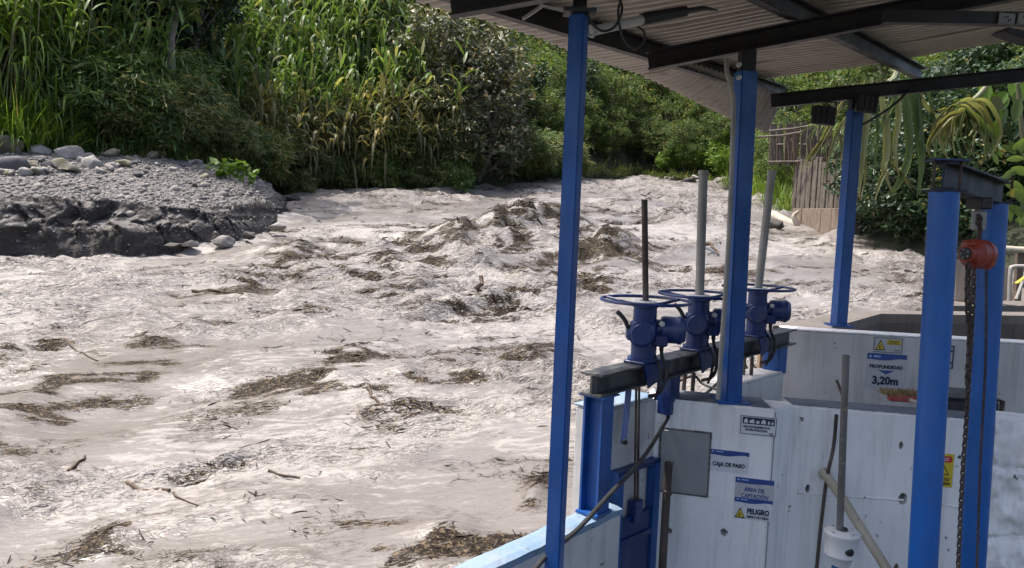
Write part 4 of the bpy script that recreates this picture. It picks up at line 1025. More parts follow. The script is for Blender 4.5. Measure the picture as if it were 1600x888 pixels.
for (pts, r) in (([(1246, 352), (1240, 338), (1248, 330)], .10), ([(1256, 355), (1268, 348), (1282, 350)], .07), ([(1275, 360), (1292, 352), (1284, 344)], .06), ([(1280, 362), (1310, 362), (1326, 358)], .06)):
    MB().tube(bez([px(*p, 24.4) for p in pts], 4), [r * (1 - .08 * i) for i in range(9)], 7).build('root', PALEW, lg, True)

# right bank pad beyond the tank with a pole rail
ZP = EZ - .93
pad = MB().prism([pz(1470, 478, -.93), pz(1640, 478, -.93), pz(1800, 470, -.93), pz(1800, 420, -.93), pz(1560, 428, -.93)], (0, 0, -1.2))
tag(pad.build('bank_pad', RAWC), kind='structure')
rl = root('pole_rail', px(1586, 470, 9.6), 'pale bamboo rail on dark posts at the right edge beyond the tank', 'rail')
MB().tube(bez([px(1552, 388, 9.6), px(1600, 391, 9.6), px(1720, 396, 9.4)], 4), .042, 10).build('rail', BAMBOO, rl, True)
for x in (1588, 1680): MB().bar(px(x, 470, 9.65), px(x + 6, 392, 9.65), .07, .07).build('post', BROWNW, rl)
gf = root('bent_pipe_stand', px(1582, 470, 9.2), 'small bent grey pipe frame leaning below the bamboo rail', 'frame')
MB().tube(bez([px(1577, 470, 9.2), px(1579, 425, 9.2), px(1584, 417, 9.2), px(1612, 417, 9.2)], 5), .024, 9).build('bent_pipe', GREYP, gf, True)
MB().tube([px(1588, 468, 9.1), px(1606, 418, 9.2)], .02, 8).build('brace', GREYP, gf, True)
ys = root('yellow_strip', px(1594, 438, 8.9), 'yellow plastic strip poking in at the right edge', 'strip')
MB().bar(px(1588, 443, 8.9), px(1606, 430, 8.9), .05, .012).build('strip', S_YEL, ys)
gw = MB().bar(px(1490, 470, 10.4), px(1575, 470, 10.4), .2, .01); gw = MB().prism([px(1494, 470, 10.6), px(1580, 470, 10.2), px(1580, 420, 10.2), px(1494, 405, 10.6)], (0, .2, 0))
tag(gw.build('block_wall', RAWC), 'low grey concrete wall seen between the two hoist columns', 'wall')

# ================================================================== CONCRETE WORKS
def wall_prism(name, foot, ztop, zbot, mat, label, bevel=.012, n=None):
    mb = MB().prism([Vector((p.x, p.y, zbot)) for p in foot], (0, 0, ztop - zbot)); o = mb.build(name, mat, None, False, bevel, 2); return tag(o, label, 'wall')
ZB = EZ - 3.3
tag(MB().box((1.6, 2.6, ZB - .1), (7, 6, .2)).build('chamber_floor', RAWC), kind='structure')
tag(MB().box((0.6, -.6, EZ - 1.75), (5.6, 3.4, .3)).build('platform', RAWC), kind='structure')
# kerb along the river, blue washed on top
kb0 = pz(700, 888, -1.4); kin = pz(765, 888, -1.4)
kw = abs((kin - kb0).dot(KN)); kA = K0 - KD * 3.2; kB = K0 + KD * 1.08
zk = EZ - 1.4
kerb = root('river_kerb', Vector((K0.x, K0.y, zk - 1)), 'low kerb wall with sunlit blue washed top along the river', 'wall')
MB().prism([Vector((p.x, p.y, ZB)) for p in (kA, kA - KN * kw, kB - KN * kw, kB)], (0, 0, zk - ZB - .012)).build('body', GREYW, kerb, False, .01)
N_ = 60; tv, tf = [], []
for i in range(N_ + 1):
    for j in range(5):
        p = kA.lerp(kB, i / N_) + KN * (.004) - KN * (kw + .008) * j / 4; rr_ = .006 * (vnoise(np.array([p.x * 14]), np.array([p.y * 14]))[0])
        tv.append((p.x, p.y, zk + rr_ - (.008 if j in (0, 4) else 0)))
top_faces = [(i*5+j, i*5+j+1, (i+1)*5+j+1, (i+1)*5+j) for i in range(N_) for j in range(4)]
mbk = MB().add(tv, top_faces)
mbk.add([tv[i*5] for i in range(N_+1)] + [Vector(tv[i*5]) - UP*.05 for i in range(N_+1)], [(i, i+1, N_+2+i, N_+1+i) for i in range(N_)])
mbk.add([tv[i*5+4] for i in range(N_+1)] + [Vector(tv[i*5+4]) - UP*.03 for i in range(N_+1)], [(i, i+1, N_+2+i, N_+1+i) for i in range(N_)])
mbk.build('washed_top', BLUETOP, kerb, False)
# wall that carries the first gate
LA, LB = pz(938, 643, -.95), pz(1022, 622, -.95)
lu, _, ln = level_frame(LA, LB)
gw_ = wall_prism('gate_wall', [LA, LB + lu * .02, LB + lu * .02 - ln * .16, LA - ln * .16], EZ - .95, ZB, GREYW, 'short grey concrete wall carrying the first sluice gate')
tp = MB().prism([LA + UP * .001 - lu*.003 + ln*.004, LB + lu * .017, LB + lu * .017 - ln * .165, LA - lu*.003 - ln * .165], (0, 0, .014)); tp.build('washed_top', BLUETOP, gw_, False, .005)
# front wall with signs
FA, FB = LB, pz(1212, 640, -.95)
FC, FD = pz(1240, 632, -.95), pz(1551, 657, -.95)
fu, _, fn = level_frame(FA, FB)
front = root('front_wall', FA.lerp(FB, .5) - UP * 2, 'white painted concrete wall with four signs and a grey cover plate', 'wall')
def boolean_holes(mesh_obj, cutters):
    for c in cutters:
        md = mesh_obj.modifiers.new('cut', 'BOOLEAN'); md.operation = 'DIFFERENCE'; md.object = c; md.solver = 'EXACT'
    dg = bpy.context.evaluated_depsgraph_get(); me = bpy.data.meshes.new_from_object(mesh_obj.evaluated_get(dg))
    mesh_obj.modifiers.clear(); mesh_obj.data = me
    for c in cutters: bpy.data.objects.remove(c, do_unlink=True)
def hit(plane_p, plane_n, x, y):
    r = ray(x, y); o = Vector((0, 0, EZ)); k = (plane_p - o).dot(plane_n) / r.dot(plane_n); return o + r * k
def hole(p, nrm, rad, depth=.12, oval=1.0, seed=0):
    rr_ = random.Random(seed); mb = MB(); e1 = nrm.cross(UP).normalized()
    poly = [p + nrm * .03 + e1 * (rad * math.cos(a) * rr_.uniform(.75, 1.15)) + UP * (rad * oval * math.sin(a) * rr_.uniform(.8, 1.1)) for a in [i * 2*math.pi/11 for i in range(11)]]
    return mb.prism(poly, -nrm * depth).build('cutter', None)
back_off = Vector((.02, .26, 0))
m1 = MB().prism([Vector((p.x, p.y, ZB)) for p in (FA, FB, FB + back_off, FA + back_off)], (0, 0, EZ - .95 - ZB)).build('sign_bay', WHITEW, front, False, .012, 2)
fu2, _, fn2 = level_frame(FC, FD)
m2 = MB().prism([Vector((p.x, p.y, ZB)) for p in (FB + Vector((.003, .01, 0)), FC, FD, FD + Vector((0, .2, 0)), FB + Vector((.003, .25, 0)))], (0, 0, EZ - .95 - ZB - .006)).build('recessed_bay', WHITEW, front, False, .012, 2)
boolean_holes(m1, [hole(hit(FA, fn, 1131, 832), fn, .022, seed=1), hole(hit(FA, fn, 1046, 830), fn, .016, seed=2)])
boolean_holes(m2, [hole(hit(FC, fn2, 1408, 696), fn2, .011, oval=2, seed=3), hole(hit(FC, fn2, 1262, 764), fn2, .015, oval=1.6, seed=4), hole(hit(FC, fn2, 1411, 780), fn2, .022, oval=1.5, seed=5), hole(hit(FC, fn2, 1500, 715), fn2, .012, seed=6)])
for m_ in (m1, m2): m_.data.materials.clear() if False else None
# pour joint on the recessed bay and on the sign bay: thin recess shown as a ragged ledge
def ledge(pl, n_, x0, x1, y0, y1, seed, parent, mat, t=.010):
    rr_ = random.Random(seed); pts = []; N = 26
    for i in range(N + 1):
        f = i / N; p = hit(pl, n_, x0 + (x1 - x0) * f, y0 + (y1 - y0) * f) + UP * rr_.gauss(0, .0018); pts.append(p + n_ * (.001))
    mb = MB()
    mb.tube(pts, [t * rr_.uniform(.25, .7) for _ in pts], 5); return mb.build('pour_ridge', mat, parent, True)
ledge(FC, fn2, 1244, 1412, 770, 782, 1, front, WHITEW); ledge(FC, fn2, 1474, 1545, 789, 797, 2, front, WHITEW, .012)
ledge(FA, fn, 1026, 1206, 768, 782, 3, front, WHITEW, .004)
def raw_top(pts, back, z, name, parent, seed, mat):
    rr_ = random.Random(seed); f_, b_ = [], []
    for a, c in zip(pts, pts[1:]):
        N = max(3, int((c - a).length / .012))
        for i in range(N):
            p = a.lerp(c, i / N); f_.append(Vector((p.x, p.y, z)) + Vector((0, .004 + abs(rr_.gauss(0, .007)), 0))); b_.append(Vector((p.x, p.y, z)) + back)
    n_ = len(f_); mb = MB().add(f_ + b_ + [p - UP * .003 for p in f_], [(i, i+1, n_+i+1, n_+i) for i in range(n_-1)] + [(2*n_+i, 2*n_+i+1, i+1, i) for i in range(n_-1)]); return mb.build(name, mat, parent)
BLUEGREY = concrete('blue_grey_bare_concrete', (0.16, 0.18, 0.21), (0.10, 0.11, 0.13), (0.05, 0.05, 0.05))
raw_top([FA + Vector((.02, 0, 0)), FB - Vector((.006, 0, 0))], back_off * .95, EZ - .95 + .0035, 'bare_top', front, 5, BLUEGREY)
raw_top([FC, FD], Vector((0, .185, 0)), EZ - .956 + .0035, 'bare_top', front, 6, BLUEGREY)
# rough cast wall at the right
RA, RB_ = FD + Vector((.004, -.02, 0)), pz(1790, 684, -.95)
ru, _, rn = level_frame(RA, RB_); Lr = (RB_ - RA).length
nx_, nz_ = 130, 150; P0 = []
for j in range(nz_):
    for i in range(nx_):
        p = RA + ru * (Lr * i / (nx_ - 1)); z = EZ - .95 - 2.3 * j / (nz_ - 1); P0.append((p.x, p.y, z, i, j))
P0 = np.array(P0); a_ = P0[:, 3] / nx_ * Lr; c_ = P0[:, 2]
dsp = .022 * fbm(a_ * 9, c_ * 9, o=4, s=820) + .03 * np.maximum(fbm(a_ * 22, c_ * 22, o=2, s=830) - .25, 0) - .03 * np.exp(-((((c_ - EZ + 1.0) * -1 + .02 * vnoise(a_ * 6, a_ * 0, None, 3)) % .37 - .18) / .012) ** 2)
Vr = P0[:, :3] + np.array(rn)[None] * dsp[:, None]; idx = np.arange(nx_ * nz_).reshape(nz_, nx_)
q = np.stack([idx[:-1, :-1], idx[1:, :-1], idx[1:, 1:], idx[:-1, 1:]], -1).reshape(-1, 4)
rough = root('rough_wall', RA.lerp(RB_, .5) - UP * 2, 'rough white washed stone wall at the lower right edge', 'wall')
link('rough_face', np_mesh('rough_face', Vr, q), WHITEW, rough, True)
MB().prism([Vector((p.x, p.y, ZB)) for p in (RA - rn * .03, RB_ - rn * .03, RB_ - rn * .3, RA - rn * .3)], (0, 0, EZ - .95 - ZB - .002)).build('core', WHITEW, rough, False, .01)
# upper wall behind
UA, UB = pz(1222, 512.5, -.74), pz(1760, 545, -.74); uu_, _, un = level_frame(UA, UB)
upper = root('upper_wall', UA.lerp(UB, .4) - UP * 2, 'grey limewashed wall with the depth sign and a rim coloured white as if sunlit', 'wall')
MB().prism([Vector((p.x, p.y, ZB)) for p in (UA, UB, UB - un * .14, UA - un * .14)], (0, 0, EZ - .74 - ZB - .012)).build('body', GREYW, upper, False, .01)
MB().prism([p + UP * (-.012) + o_ for p, o_ in ((UA, un*.004), (UB, un*.004), (UB, -un*.144), (UA, -un*.144))], (0, 0, .012)).build('rim', WHITEW, upper, False, .004)  # top strip in white; its sunlit brightness is put into the colour
# low river wall under the far end of the valve beam
WA, WB = pz(1152, 602, -.98), pz(1226, 581, -.98); wu, _, wnn = level_frame(WA, WB)
wall_prism('low_river_wall', [WA, WB, WB - wnn * .22, WA - wnn * .22], EZ - .98, ZB, GREYW, 'low grey wall with sunlit top under the far end of the valve beam')
SA_ = LB - ln * .01; wall_prism('intake_sill', [SA_, WA, WA - wnn * .2, SA_ - ln * .16], EZ - 1.32, ZB, RAWC, 'low intake sill below the middle of the valve beam')
# tank with dark inside beyond the upper wall
tank = root('settling_tank', T_OUT[1] - UP * 1.0, 'open settling tank with brown concrete rim beyond the upper wall', 'tank')
TO = [pz(1208, 509, -.85), pz(1330, 485, -.85), pz(1640, 488, -.85), pz(1900, 520, -.85)]
TI = [pz(1296, 513, -.85), pz(1376, 490.5, -.85), pz(1640, 494, -.85), pz(1860, 522, -.85)]
mbt = MB()
for i in range(3):
    mbt.add([TO[i], TO[i+1], TI[i+1], TI[i]] + [p - UP * .09 for p in (TO[i], TO[i+1], TI[i+1], TI[i])], [(0,1,2,3), (7,6,5,4), (0,4,5,1), (2,6,7,3), (1,5,6,2), (3,7,4,0)])
mbt.build('rim', RAWC, tank)
mbi = MB(); mbo = MB()
for i in range(3):
    a, b_ = TI[i] - UP*.09, TI[i+1] - UP*.09; mbi.add([a, b_, b_ - UP * 2, a - UP * 2], [(0,1,2,3)])
    a, b_ = TO[i] - UP*.09, TO[i+1] - UP*.09; mbo.add([a, b_, b_ - UP * 2.4, a - UP * 2.4], [(0,1,2,3)])
mbi.build('inner_wall', DARKC, tank); mbo.build('outer_wall', RAWC, tank)
pp_ = [pz(1316, 517, -.95), pz(1376, 502, -.97), pz(1450, 500, -.97), pz(1600, 504, -.97), pz(1800, 520, -.97)]
MB().tube([p + Vector((0, -.03, 0)) for p in pp_], .016, 8).build('pale_pipe', PALE, tank, True)
MB().add([Vector((p.x, p.y, EZ - 1.7)) for p in (UA, UB, TI[3], TI[2], TI[1], TI[0])], [(0,1,2,3,4,5)]).build('tank_water', DARKC, tank)

# cover plate on the front wall
def facebox(pl, n_, x0, y0, x1, y1, thick, mat, name, parent=None, bevel=.003, lift=.002):
    a, b_, c, d = [hit(pl, n_, x, y) + n_ * lift for x, y in ((x0, y0), (x1, y0), (x1, y1), (x0, y1))]
    u = n_.cross(UP) * -1
    w = abs((b_ - a).dot(u)); ctr = (a + b_ + c + d) / 4; h = ((a.z + b_.z) - (c.z + d.z)) / 2
    mb = MB().prism([ctr + u * (sx * w / 2) + UP * (sz * h / 2) for sx, sz in ((-1, -1), (1, -1), (1, 1), (-1, 1))], n_ * thick)
    return mb.build(name, mat, parent, False, bevel), ctr, u, w, h
cp = root('cover_plate', hit(FA, fn, 1068, 772), 'square grey metal cover plate set in the white wall', 'cover plate')
facebox(FA, fn, 1031, 674, 1107, 770, .012, COVER, 'plate', cp)
facebox(FA, fn, 1028, 671, 1110, 773, .004, paint('mortar_edge', (.2, .19, .18), (.12, .115, .11), (.05, .05, .05), rough=.9, chip_at=.52), 'mortar_bed', cp, 0, .0015)

# ---------------------------------------------------------------- signs
def text_mesh(txt, bold=0.0):
    cu = bpy.data.curves.new('lettering', 'FONT'); cu.body = txt; cu.align_x = 'CENTER'; cu.align_y = 'CENTER'; cu.offset = bold; cu.resolution_u = 3
    ob = bpy.data.objects.new('lettering', cu); COL.objects.link(ob)
    dg = bpy.context.evaluated_depsgraph_get(); me = bpy.data.meshes.new_from_object(ob.evaluated_get(dg))
    bpy.data.objects.remove(ob, do_unlink=True); return me
class Sign:
    def __init__(s, pl, n_, x0, y0, x1, y1, label, mat=S_WHITE, slope=None, name='sign', thick=.003):
        a, b_, c, d = [hit(pl, n_, x, y) for x, y in ((x0, y0), (x1, y0), (x1, y1), (x0, y1))]
        s.n = n_; s.u = -n_.cross(UP); s.w = abs((b_ - a).dot(s.u)); s.h = ((a.z + b_.z) - (c.z + d.z)) / 2
        s.c = (a + b_ + c + d) / 4
        s.root = root(name, s.c - UP * s.h / 2, label, 'sign'); s.t = thick; s.k = 0
        s.poly([(-.5, -.5), (.5, -.5), (.5, .5), (-.5, .5)], mat, 'panel', base=True)
    def P(s, x, y, lift): return s.c + s.u * (x * s.w) + UP * (y * s.h) + s.n * lift
    def poly(s, pts, mat, name, base=False):
        if base: mb = MB().prism([s.P(x, y, .0015) for x, y in pts], s.n * s.t)
        else:
            s.k += 1; mb = MB().prism([s.P(x, y, .0015 + s.t + .0002 * s.k) for x, y in pts], s.n * .0006)
        return mb.build(name, mat, s.root)
    def text(s, txt, x, y, w, h, mat=S_DARK, bold=.02, name='lettering'):
        s.k += 1; me = text_mesh(txt, bold); n = len(me.vertices); co = np.empty(n * 3, np.float32); me.vertices.foreach_get('co', co); co = co.reshape(-1, 3)
        lo, hi = co.min(0), co.max(0); cc = (co - (lo + hi) / 2) / np.maximum(hi - lo, 1e-6)
        out = np.array([s.P(x + p[0] * w, y + p[1] * h, .0024 + s.t + .0002 * s.k) for p in cc], np.float32)
        me.vertices.foreach_set('co', out.ravel()); return link(name, me, mat, s.root)
    def header(s, top=.5, depth=.22, amp=.07, mat=S_BLUE):
        pts = [(-.5, top), (-.5, top - depth)] + [(-.5 + i / 14, top - depth - amp * math.sin(i / 14 * 2 * math.pi - .6) * (i / 14)) for i in range(1, 15)] + [(.5, top)]
        s.poly(pts, mat, 'header_band'); 
        s.poly([(-.44, top - .05), (-.40, top - .05), (-.40, top - .13), (-.44, top - .13)], S_LIGHT, 'emblem'); s.poly([(-.45, top - .075), (-.39, top - .075), (-.39, top - .105), (-.45, top - .105)], S_LIGHT, 'emblem')
        s.poly([(-.34, top - .06), (-.16, top - .06), (-.16, top - .11), (-.34, top - .11)], S_LIGHT, 'small_print')
    def frame(s, mat=S_DARK, t=.03):
        tw, th = t * s.h / s.w, t
        i, o = .46, .46
        for pts in ([(-.47, .46), (.47, .46), (.47, .46 - th), (-.47, .46 - th)], [(-.47, -.46), (.47, -.46), (.47, -.46 + th), (-.47, -.46 + th)], [(-.47, -.46), (-.47 + tw, -.46), (-.47 + tw, .46), (-.47, .46)], [(.47, -.46), (.47 - tw, -.46), (.47 - tw, .46), (.47, .46)]):
            s.poly(pts, mat, 'border')
    def triangle(s, x, y, w, h):
        s.poly([(x - w/2, y - h/2), (x + w/2, y - h/2), (x, y + h/2)], S_BLK, 'warning_triangle'); s.poly([(x - w*.38, y - h*.40), (x + w*.38, y - h*.40), (x, y + h*.33)], S_YEL, 'warning_triangle')
        s.poly([(x - w*.05, y + h*.02), (x + w*.12, y - h*.1), (x - w*.02, y - h*.12), (x + w*.03, y - h*.33), (x - w*.18, y - h*.3), (x - w*.08, y - h*.1)], S_BLK, 'pictogram')
s = Sign(FA, fn, 1108, 704, 1170, 738, 'white sign with blue wave reading CAJA DE PASO'); s.header(.5, .24, .08); s.text('CAJA DE PASO', 0, -.18, .82, .26, bold=.045)
s = Sign(FA, fn, 1148, 748, 1209, 786, 'faded sign with blue header reading AREA DE CAPTACION', S_GREY); s.header(.5, .22, .03); s.text('ÁREA DE', 0, .06, .52, .21, S_BLUE, .025); s.text('CAPTACIÓN', .02, -.20, .70, .21, S_BLUE, .025)
s = Sign(FA, fn, 1147, 779, 1207, 812, 'white sign with yellow triangle reading PELIGRO under the AREA DE CAPTACION sign', thick=.005); s.header(.5, .22, .08); s.triangle(-.34, -.22, .28, .50); s.text('PELIGRO', .13, -.10, .58, .27, bold=.05); s.text('RIESGO DE CAIDA', .13, -.36, .58, .13, bold=.045)
s = Sign(FA, fn, 1155, 650, 1215, 681, 'small bordered sign with protective gear pictograms at the top of the white wall'); s.frame(); s.poly([(-.42, .06), (.42, .06), (.42, .40), (-.42, .40)], S_DARK, 'pictogram_band')
for k, (x, w_) in enumerate(((-.33, .11), (-.17, .13), (-.02, .09), (.13, .13), (.27, .06), (.36, .05))):
    s.poly([(x - w_/2, .12), (x + w_/2, .12), (x + w_/2 * .8, .26 + .04 * (k % 2)), (x, .35 - .05 * (k % 3)), (x - w_/2 * .9, .24)], S_WHITE, 'pictogram')
s.text('USE LOS ELEMENTOS', -.05, -.07, .72, .12, bold=.045); s.text('DE PROTECCION', -.05, -.23, .58, .12, bold=.045); s.text('BTC', .36, -.36, .12, .12, bold=.02)
s = Sign(UA, un, 1353, 553, 1415, 608, 'white depth sign reading PROFUNDIDAD 3,20m', S_GREY); s.header(.5, .17, .05); s.text('PROFUNDIDAD', 0, .13, .84, .11, bold=.05); s.poly([(-.22, .03), (.22, .03), (0, -.08)], S_BLUE, 'arrow'); s.text('3,20m', .0, -.28, .66, .28, bold=.045)
s = Sign(UA, un, 1364, 527, 1411, 552, 'small warning sign with yellow triangle above the depth sign', S_GREY); s.frame(); s.triangle(-.26, .0, .34, .66); s.poly([(-.04, .04), (.42, .04), (.42, .34), (-.04, .34)], S_YEL, 'yellow_band'); s.text('PELIGRO', .19, .25, .32, .12, S_BLK, .03); s.text('ELECTRICO', .19, .11, .40, .10, S_BLK, .03); s.text('BTC', .32, -.3, .16, .12)
s = Sign(UA, un, 1452, 538, 1491, 577, 'bordered sign mostly hidden behind the front hoist column', S_GREY); s.frame(S_DARK, .05); s.poly([(.2, .2), (.4, .2), (.4, .3), (.2, .3)], S_DARK, 'small_print'); s.poly([(.22, -.28), (.4, -.28), (.4, -.18), (.22, -.18)], S_DARK, 'small_print')
s = Sign(FC, fn2, 1447, 708, 1489, 760, 'yellow danger sign half hidden behind the front hoist column', S_YEL); s.poly([(-.4, .24), (.4, .24), (.44, .33), (.4, .43), (-.4, .43), (-.44, .33)], S_RED, 'red_oval'); s.text('PELIGRO', 0, .335, .6, .1, S_WHITE, .02)
s.poly([(-.1, -.14), (.36, -.14), (.12, .2)], S_BLK, 'warning_triangle'); s.poly([(-.03, -.11), (.30, -.11), (.12, .14)], S_YEL, 'warning_triangle'); s.text('RIESGO', .1, -.26, .6, .1, S_BLK, .03); s.text('DE CAIDA', .1, -.39, .66, .1, S_BLK, .03)

# things on and against the walls
bl = root('broom', pz(1410, 640, -.95) + Vector((0, .12, 0)), 'broom head with red block and straw bristles lying on the wall', 'broom')
bc = px(1411, 638, 4.33); bc.z = EZ - .95 + .022; MB().box(bc, (.165, .05, .03), Matrix.Rotation(R(-6), 3, 'Z')).build('block', REDP, bl, False, .006)
rb = random.Random(4); mb = MB()
for k in range(240):
    p = bc + Vector((rb.uniform(-.10, .09), rb.uniform(.0, .05), .012)); mb.tube([p, p + Vector((rb.gauss(-.01, .018), rb.uniform(.0, .04), rb.uniform(.012, .036)))], .0022, 3, False)
mb.build('bristles', STRAW, bl)
MB().tube([bc + Vector((.02, -.03, 0)), bc + Vector((.05, -.10, -.004)), bc + Vector((.07, -.16, -.03))], .011, 8).build('handle_stub', PALEW, bl, True)
bb = root('black_box', pz(1500, 662, -.95) + Vector((0, .3, 0)), 'black plastic crate on the wall behind the hoist columns', 'crate')
bq = px(1497, 640, 4.75); MB().box(bq, (.33, .30, .19), Matrix.Rotation(R(-6), 3, 'Z')).build('body', BLACK, bb, False, .02); MB().box(bq + UP * .098, (.345, .315, .012), Matrix.Rotation(R(-6), 3, 'Z')).build('lid', BLACK, bb, False, .004)
MB().box(bq + Vector((.02, -.152, .03)), (.09, .012, .02), Matrix.Rotation(R(-6), 3, 'Z')).build('handle', BLACK, bb, False, .003)
st = root('pipe_stub', px(1562, 668, 4.6), 'short dark pipe stub standing on the wall beside the rear hoist column', 'pipe')
MB().lathe(px(1562, 672, 4.6), UP, [(0, .014), (.17, .014), (.175, .010)], 12).build('pipe', RUST, st, True); MB().lathe(px(1562, 670, 4.6), UP, [(0, .022), (.012, .022)], 12).build('collar', RUST, st, True)

def rod(name, pts, r, mat, label, cat, n=9, extra=None):
    P_ = [px(*p) for p in pts]; o = root(name, P_[0], label, cat); rr_ = r if isinstance(r, list) else [r] * len(bez(P_, 5))
    MB().tube(bez(P_, 5), rr_, n).build('shaft', mat, o, True); return o
o = rod('standing_pipe', [(1031, 960, 4.02), (1035, 888, 4.02), (1040, 800, 4.02), (1045, 724, 4.02)], .021, RUST, 'dark rusty pipe standing upright before the grey cover plate', 'pipe')
MB().lathe(px(1038, 768, 4.0) , Vector((.3, -.9, .1)), [(0, .008), (.04, .008), (.045, .014), (.056, .014)], 8).build('bolt', RUST, o, True); MB().lathe(px(1045, 724, 4.02), UP, [(-.02, .023), (.004, .023)], 10).build('rim', RUST, o, True)
o = rod('rusty_bar', [(1272, 960, 4.0), (1276, 888, 4.0), (1290, 760, 4.05), (1302, 700, 4.1), (1307, 648, 4.1)], .0095, RUST, 'thin rusty bar leaning on the wall left of the pump rod', 'bar')
o = rod('diagonal_pole', [(1284, 735, 4.1), (1310, 770, 4.0), (1345, 825, 3.9), (1392, 900, 3.75), (1440, 980, 3.6)], .024, BAMBOO, 'pale wooden pole leaning diagonally behind the white fitting', 'pole')
MB().lathe(px(1287, 739, 4.1), (px(1310, 770, 4.0) - px(1284, 735, 4.1)), [(-.01, .026), (.0, .031), (.018, .031), (.022, .026)], 12).build('end_collar', BAMBOO, o, True)
rp = [.017, .0165, .016, .0155, .015, .014, .0135, .013, .012, .011, .0105, .0095, .0085, .0075, .006, .004]
o = rod('leaning_stick', [(1380, 985, 4.0), (1399, 888, 4.08), (1413, 775, 4.15), (1424, 690, 4.22)], rp, BROWNW, 'tapering brown stick leaning beside the front hoist column', 'stick')
o = rod('small_peg', [(1307, 594, 4.9), (1312, 606, 4.9), (1318, 624, 4.88)], .009, BROWNW, 'short dark peg behind the tall pump rod', 'peg')
# pump rod with the white fitting
wf = root('rod_fitting', px(1313, 950, 3.5), 'white flanged fitting on a blue pipe with a tall grey rod', 'fitting')
fc_ = px(1313, 882, 3.5); ax = (px(1322, 555, 3.5) - px(1312, 830, 3.5)).normalized()
MB().lathe(fc_, UP, [(0, .040), (.022, .046), (.03, .052), (.045, .058), (.05, .074), (.055, .074), (.062, .072), (.13, .073), (.137, .078), (.15, .078), (.155, .070), (.16, .03)], 28).build('body', WHITEP, wf, True)
MB().lathe(fc_ - UP * .5, UP, [(0, .036), (.5, .036)], 20).build('blue_pipe', BLUE, wf, True)
MB().lathe(fc_ + Vector((.006, -.065, .085)), (0, -1, 0), [(0, .02), (.006, .02), (.008, .013), (.018, .013)], 14).build('bolt', BLACK, wf, True)
for a in (-.9, .5, 2.0, 3.6, 5): MB().lathe(fc_ + Vector((.06 * math.cos(a), .06 * math.sin(a), .148)), UP, [(0, .008), (.014, .008)], 6).build('nut', BARE, wf)
MB().tube([fc_ + UP * .14, px(1312, 830, 3.5), px(1322, 555, 3.5)], [.0155, .0155, .0155], 12).build('rod', paint('worn_steel', (.14, .135, .13), (.08, .075, .07), (.2, .16, .12), rough=.45, chip_at=.6), wf, True)
MB().torus(fc_ + UP * .165, UP, .018, .005, 16, 6).build('seal', BLACK, wf, True)

# ================================================================== VALVE BEAM
BA, BB = pz(924, 584, -.72), pz(1229, 514, -.72)
bu = Vector((BB.x - BA.x, BB.y - BA.y, 0)).normalized(); bn = Vector((bu.y, -bu.x, 0))        # bn towards the camera
BH, BW = .105, .115
beam = root('valve_beam', BA - UP * .5, 'dark steel I beam on blue supports carrying three valves', 'beam')
MB().ibeam(BA - UP * BH / 2, BB + bu * .05 - UP * BH / 2, BW, BH, .010).build('beam', BEAMST, beam)
c0 = BA + bu * .075 - UP * BH
MB().ibeam(c0 - UP * (c0.z - zk - .012), c0, .10, .105, .011, up=bn).build('support_column', BLUE, beam)
MB().box(Vector((c0.x, c0.y, zk + .008)), (.13, .12, .012), Matrix.Rotation(math.atan2(bu.y, bu.x), 3, 'Z')).build('base_plate', BLUE, beam)
MB().box(c0 - UP * .004 + UP*0, (.14, .14, .007), Matrix.Rotation(math.atan2(bu.y, bu.x), 3, 'Z')).build('cap_plate', BLUE, beam)
def on_beam(xp):
    lo, hi = 0.0, 1.1
    for _ in range(40):
        m = (lo + hi) / 2; x = to_px(BA.lerp(BB, m))[0]
        if x < xp: lo = m
        else: hi = m
    return BA.lerp(BB, lo)
c1 = on_beam(1047) - UP * BH; MB().box(c1 - UP * .105, (.10, .09, .205), Matrix.Rotation(math.atan2(bu.y, bu.x), 3, 'Z')).build('middle_support', NAVY, beam, False, .005)
c2 = on_beam(1214) - UP * BH; MB().box(c2 - UP * .095, (.15, .11, .185), Matrix.Rotation(math.atan2(bu.y, bu.x), 3, 'Z')).build('far_support', BLUE, beam, False, .005)
# wooden stub behind the far support
tag(MB().bar(px(1190, 586, 6.3), px(1193, 548, 6.3), .07, .07).build('timber_stub', paint('tan_timber', (.24, .15, .09), (.17, .105, .065), (.1, .07, .05), rough=.8)), 'tan timber stub behind the far end of the valve beam', 'post')

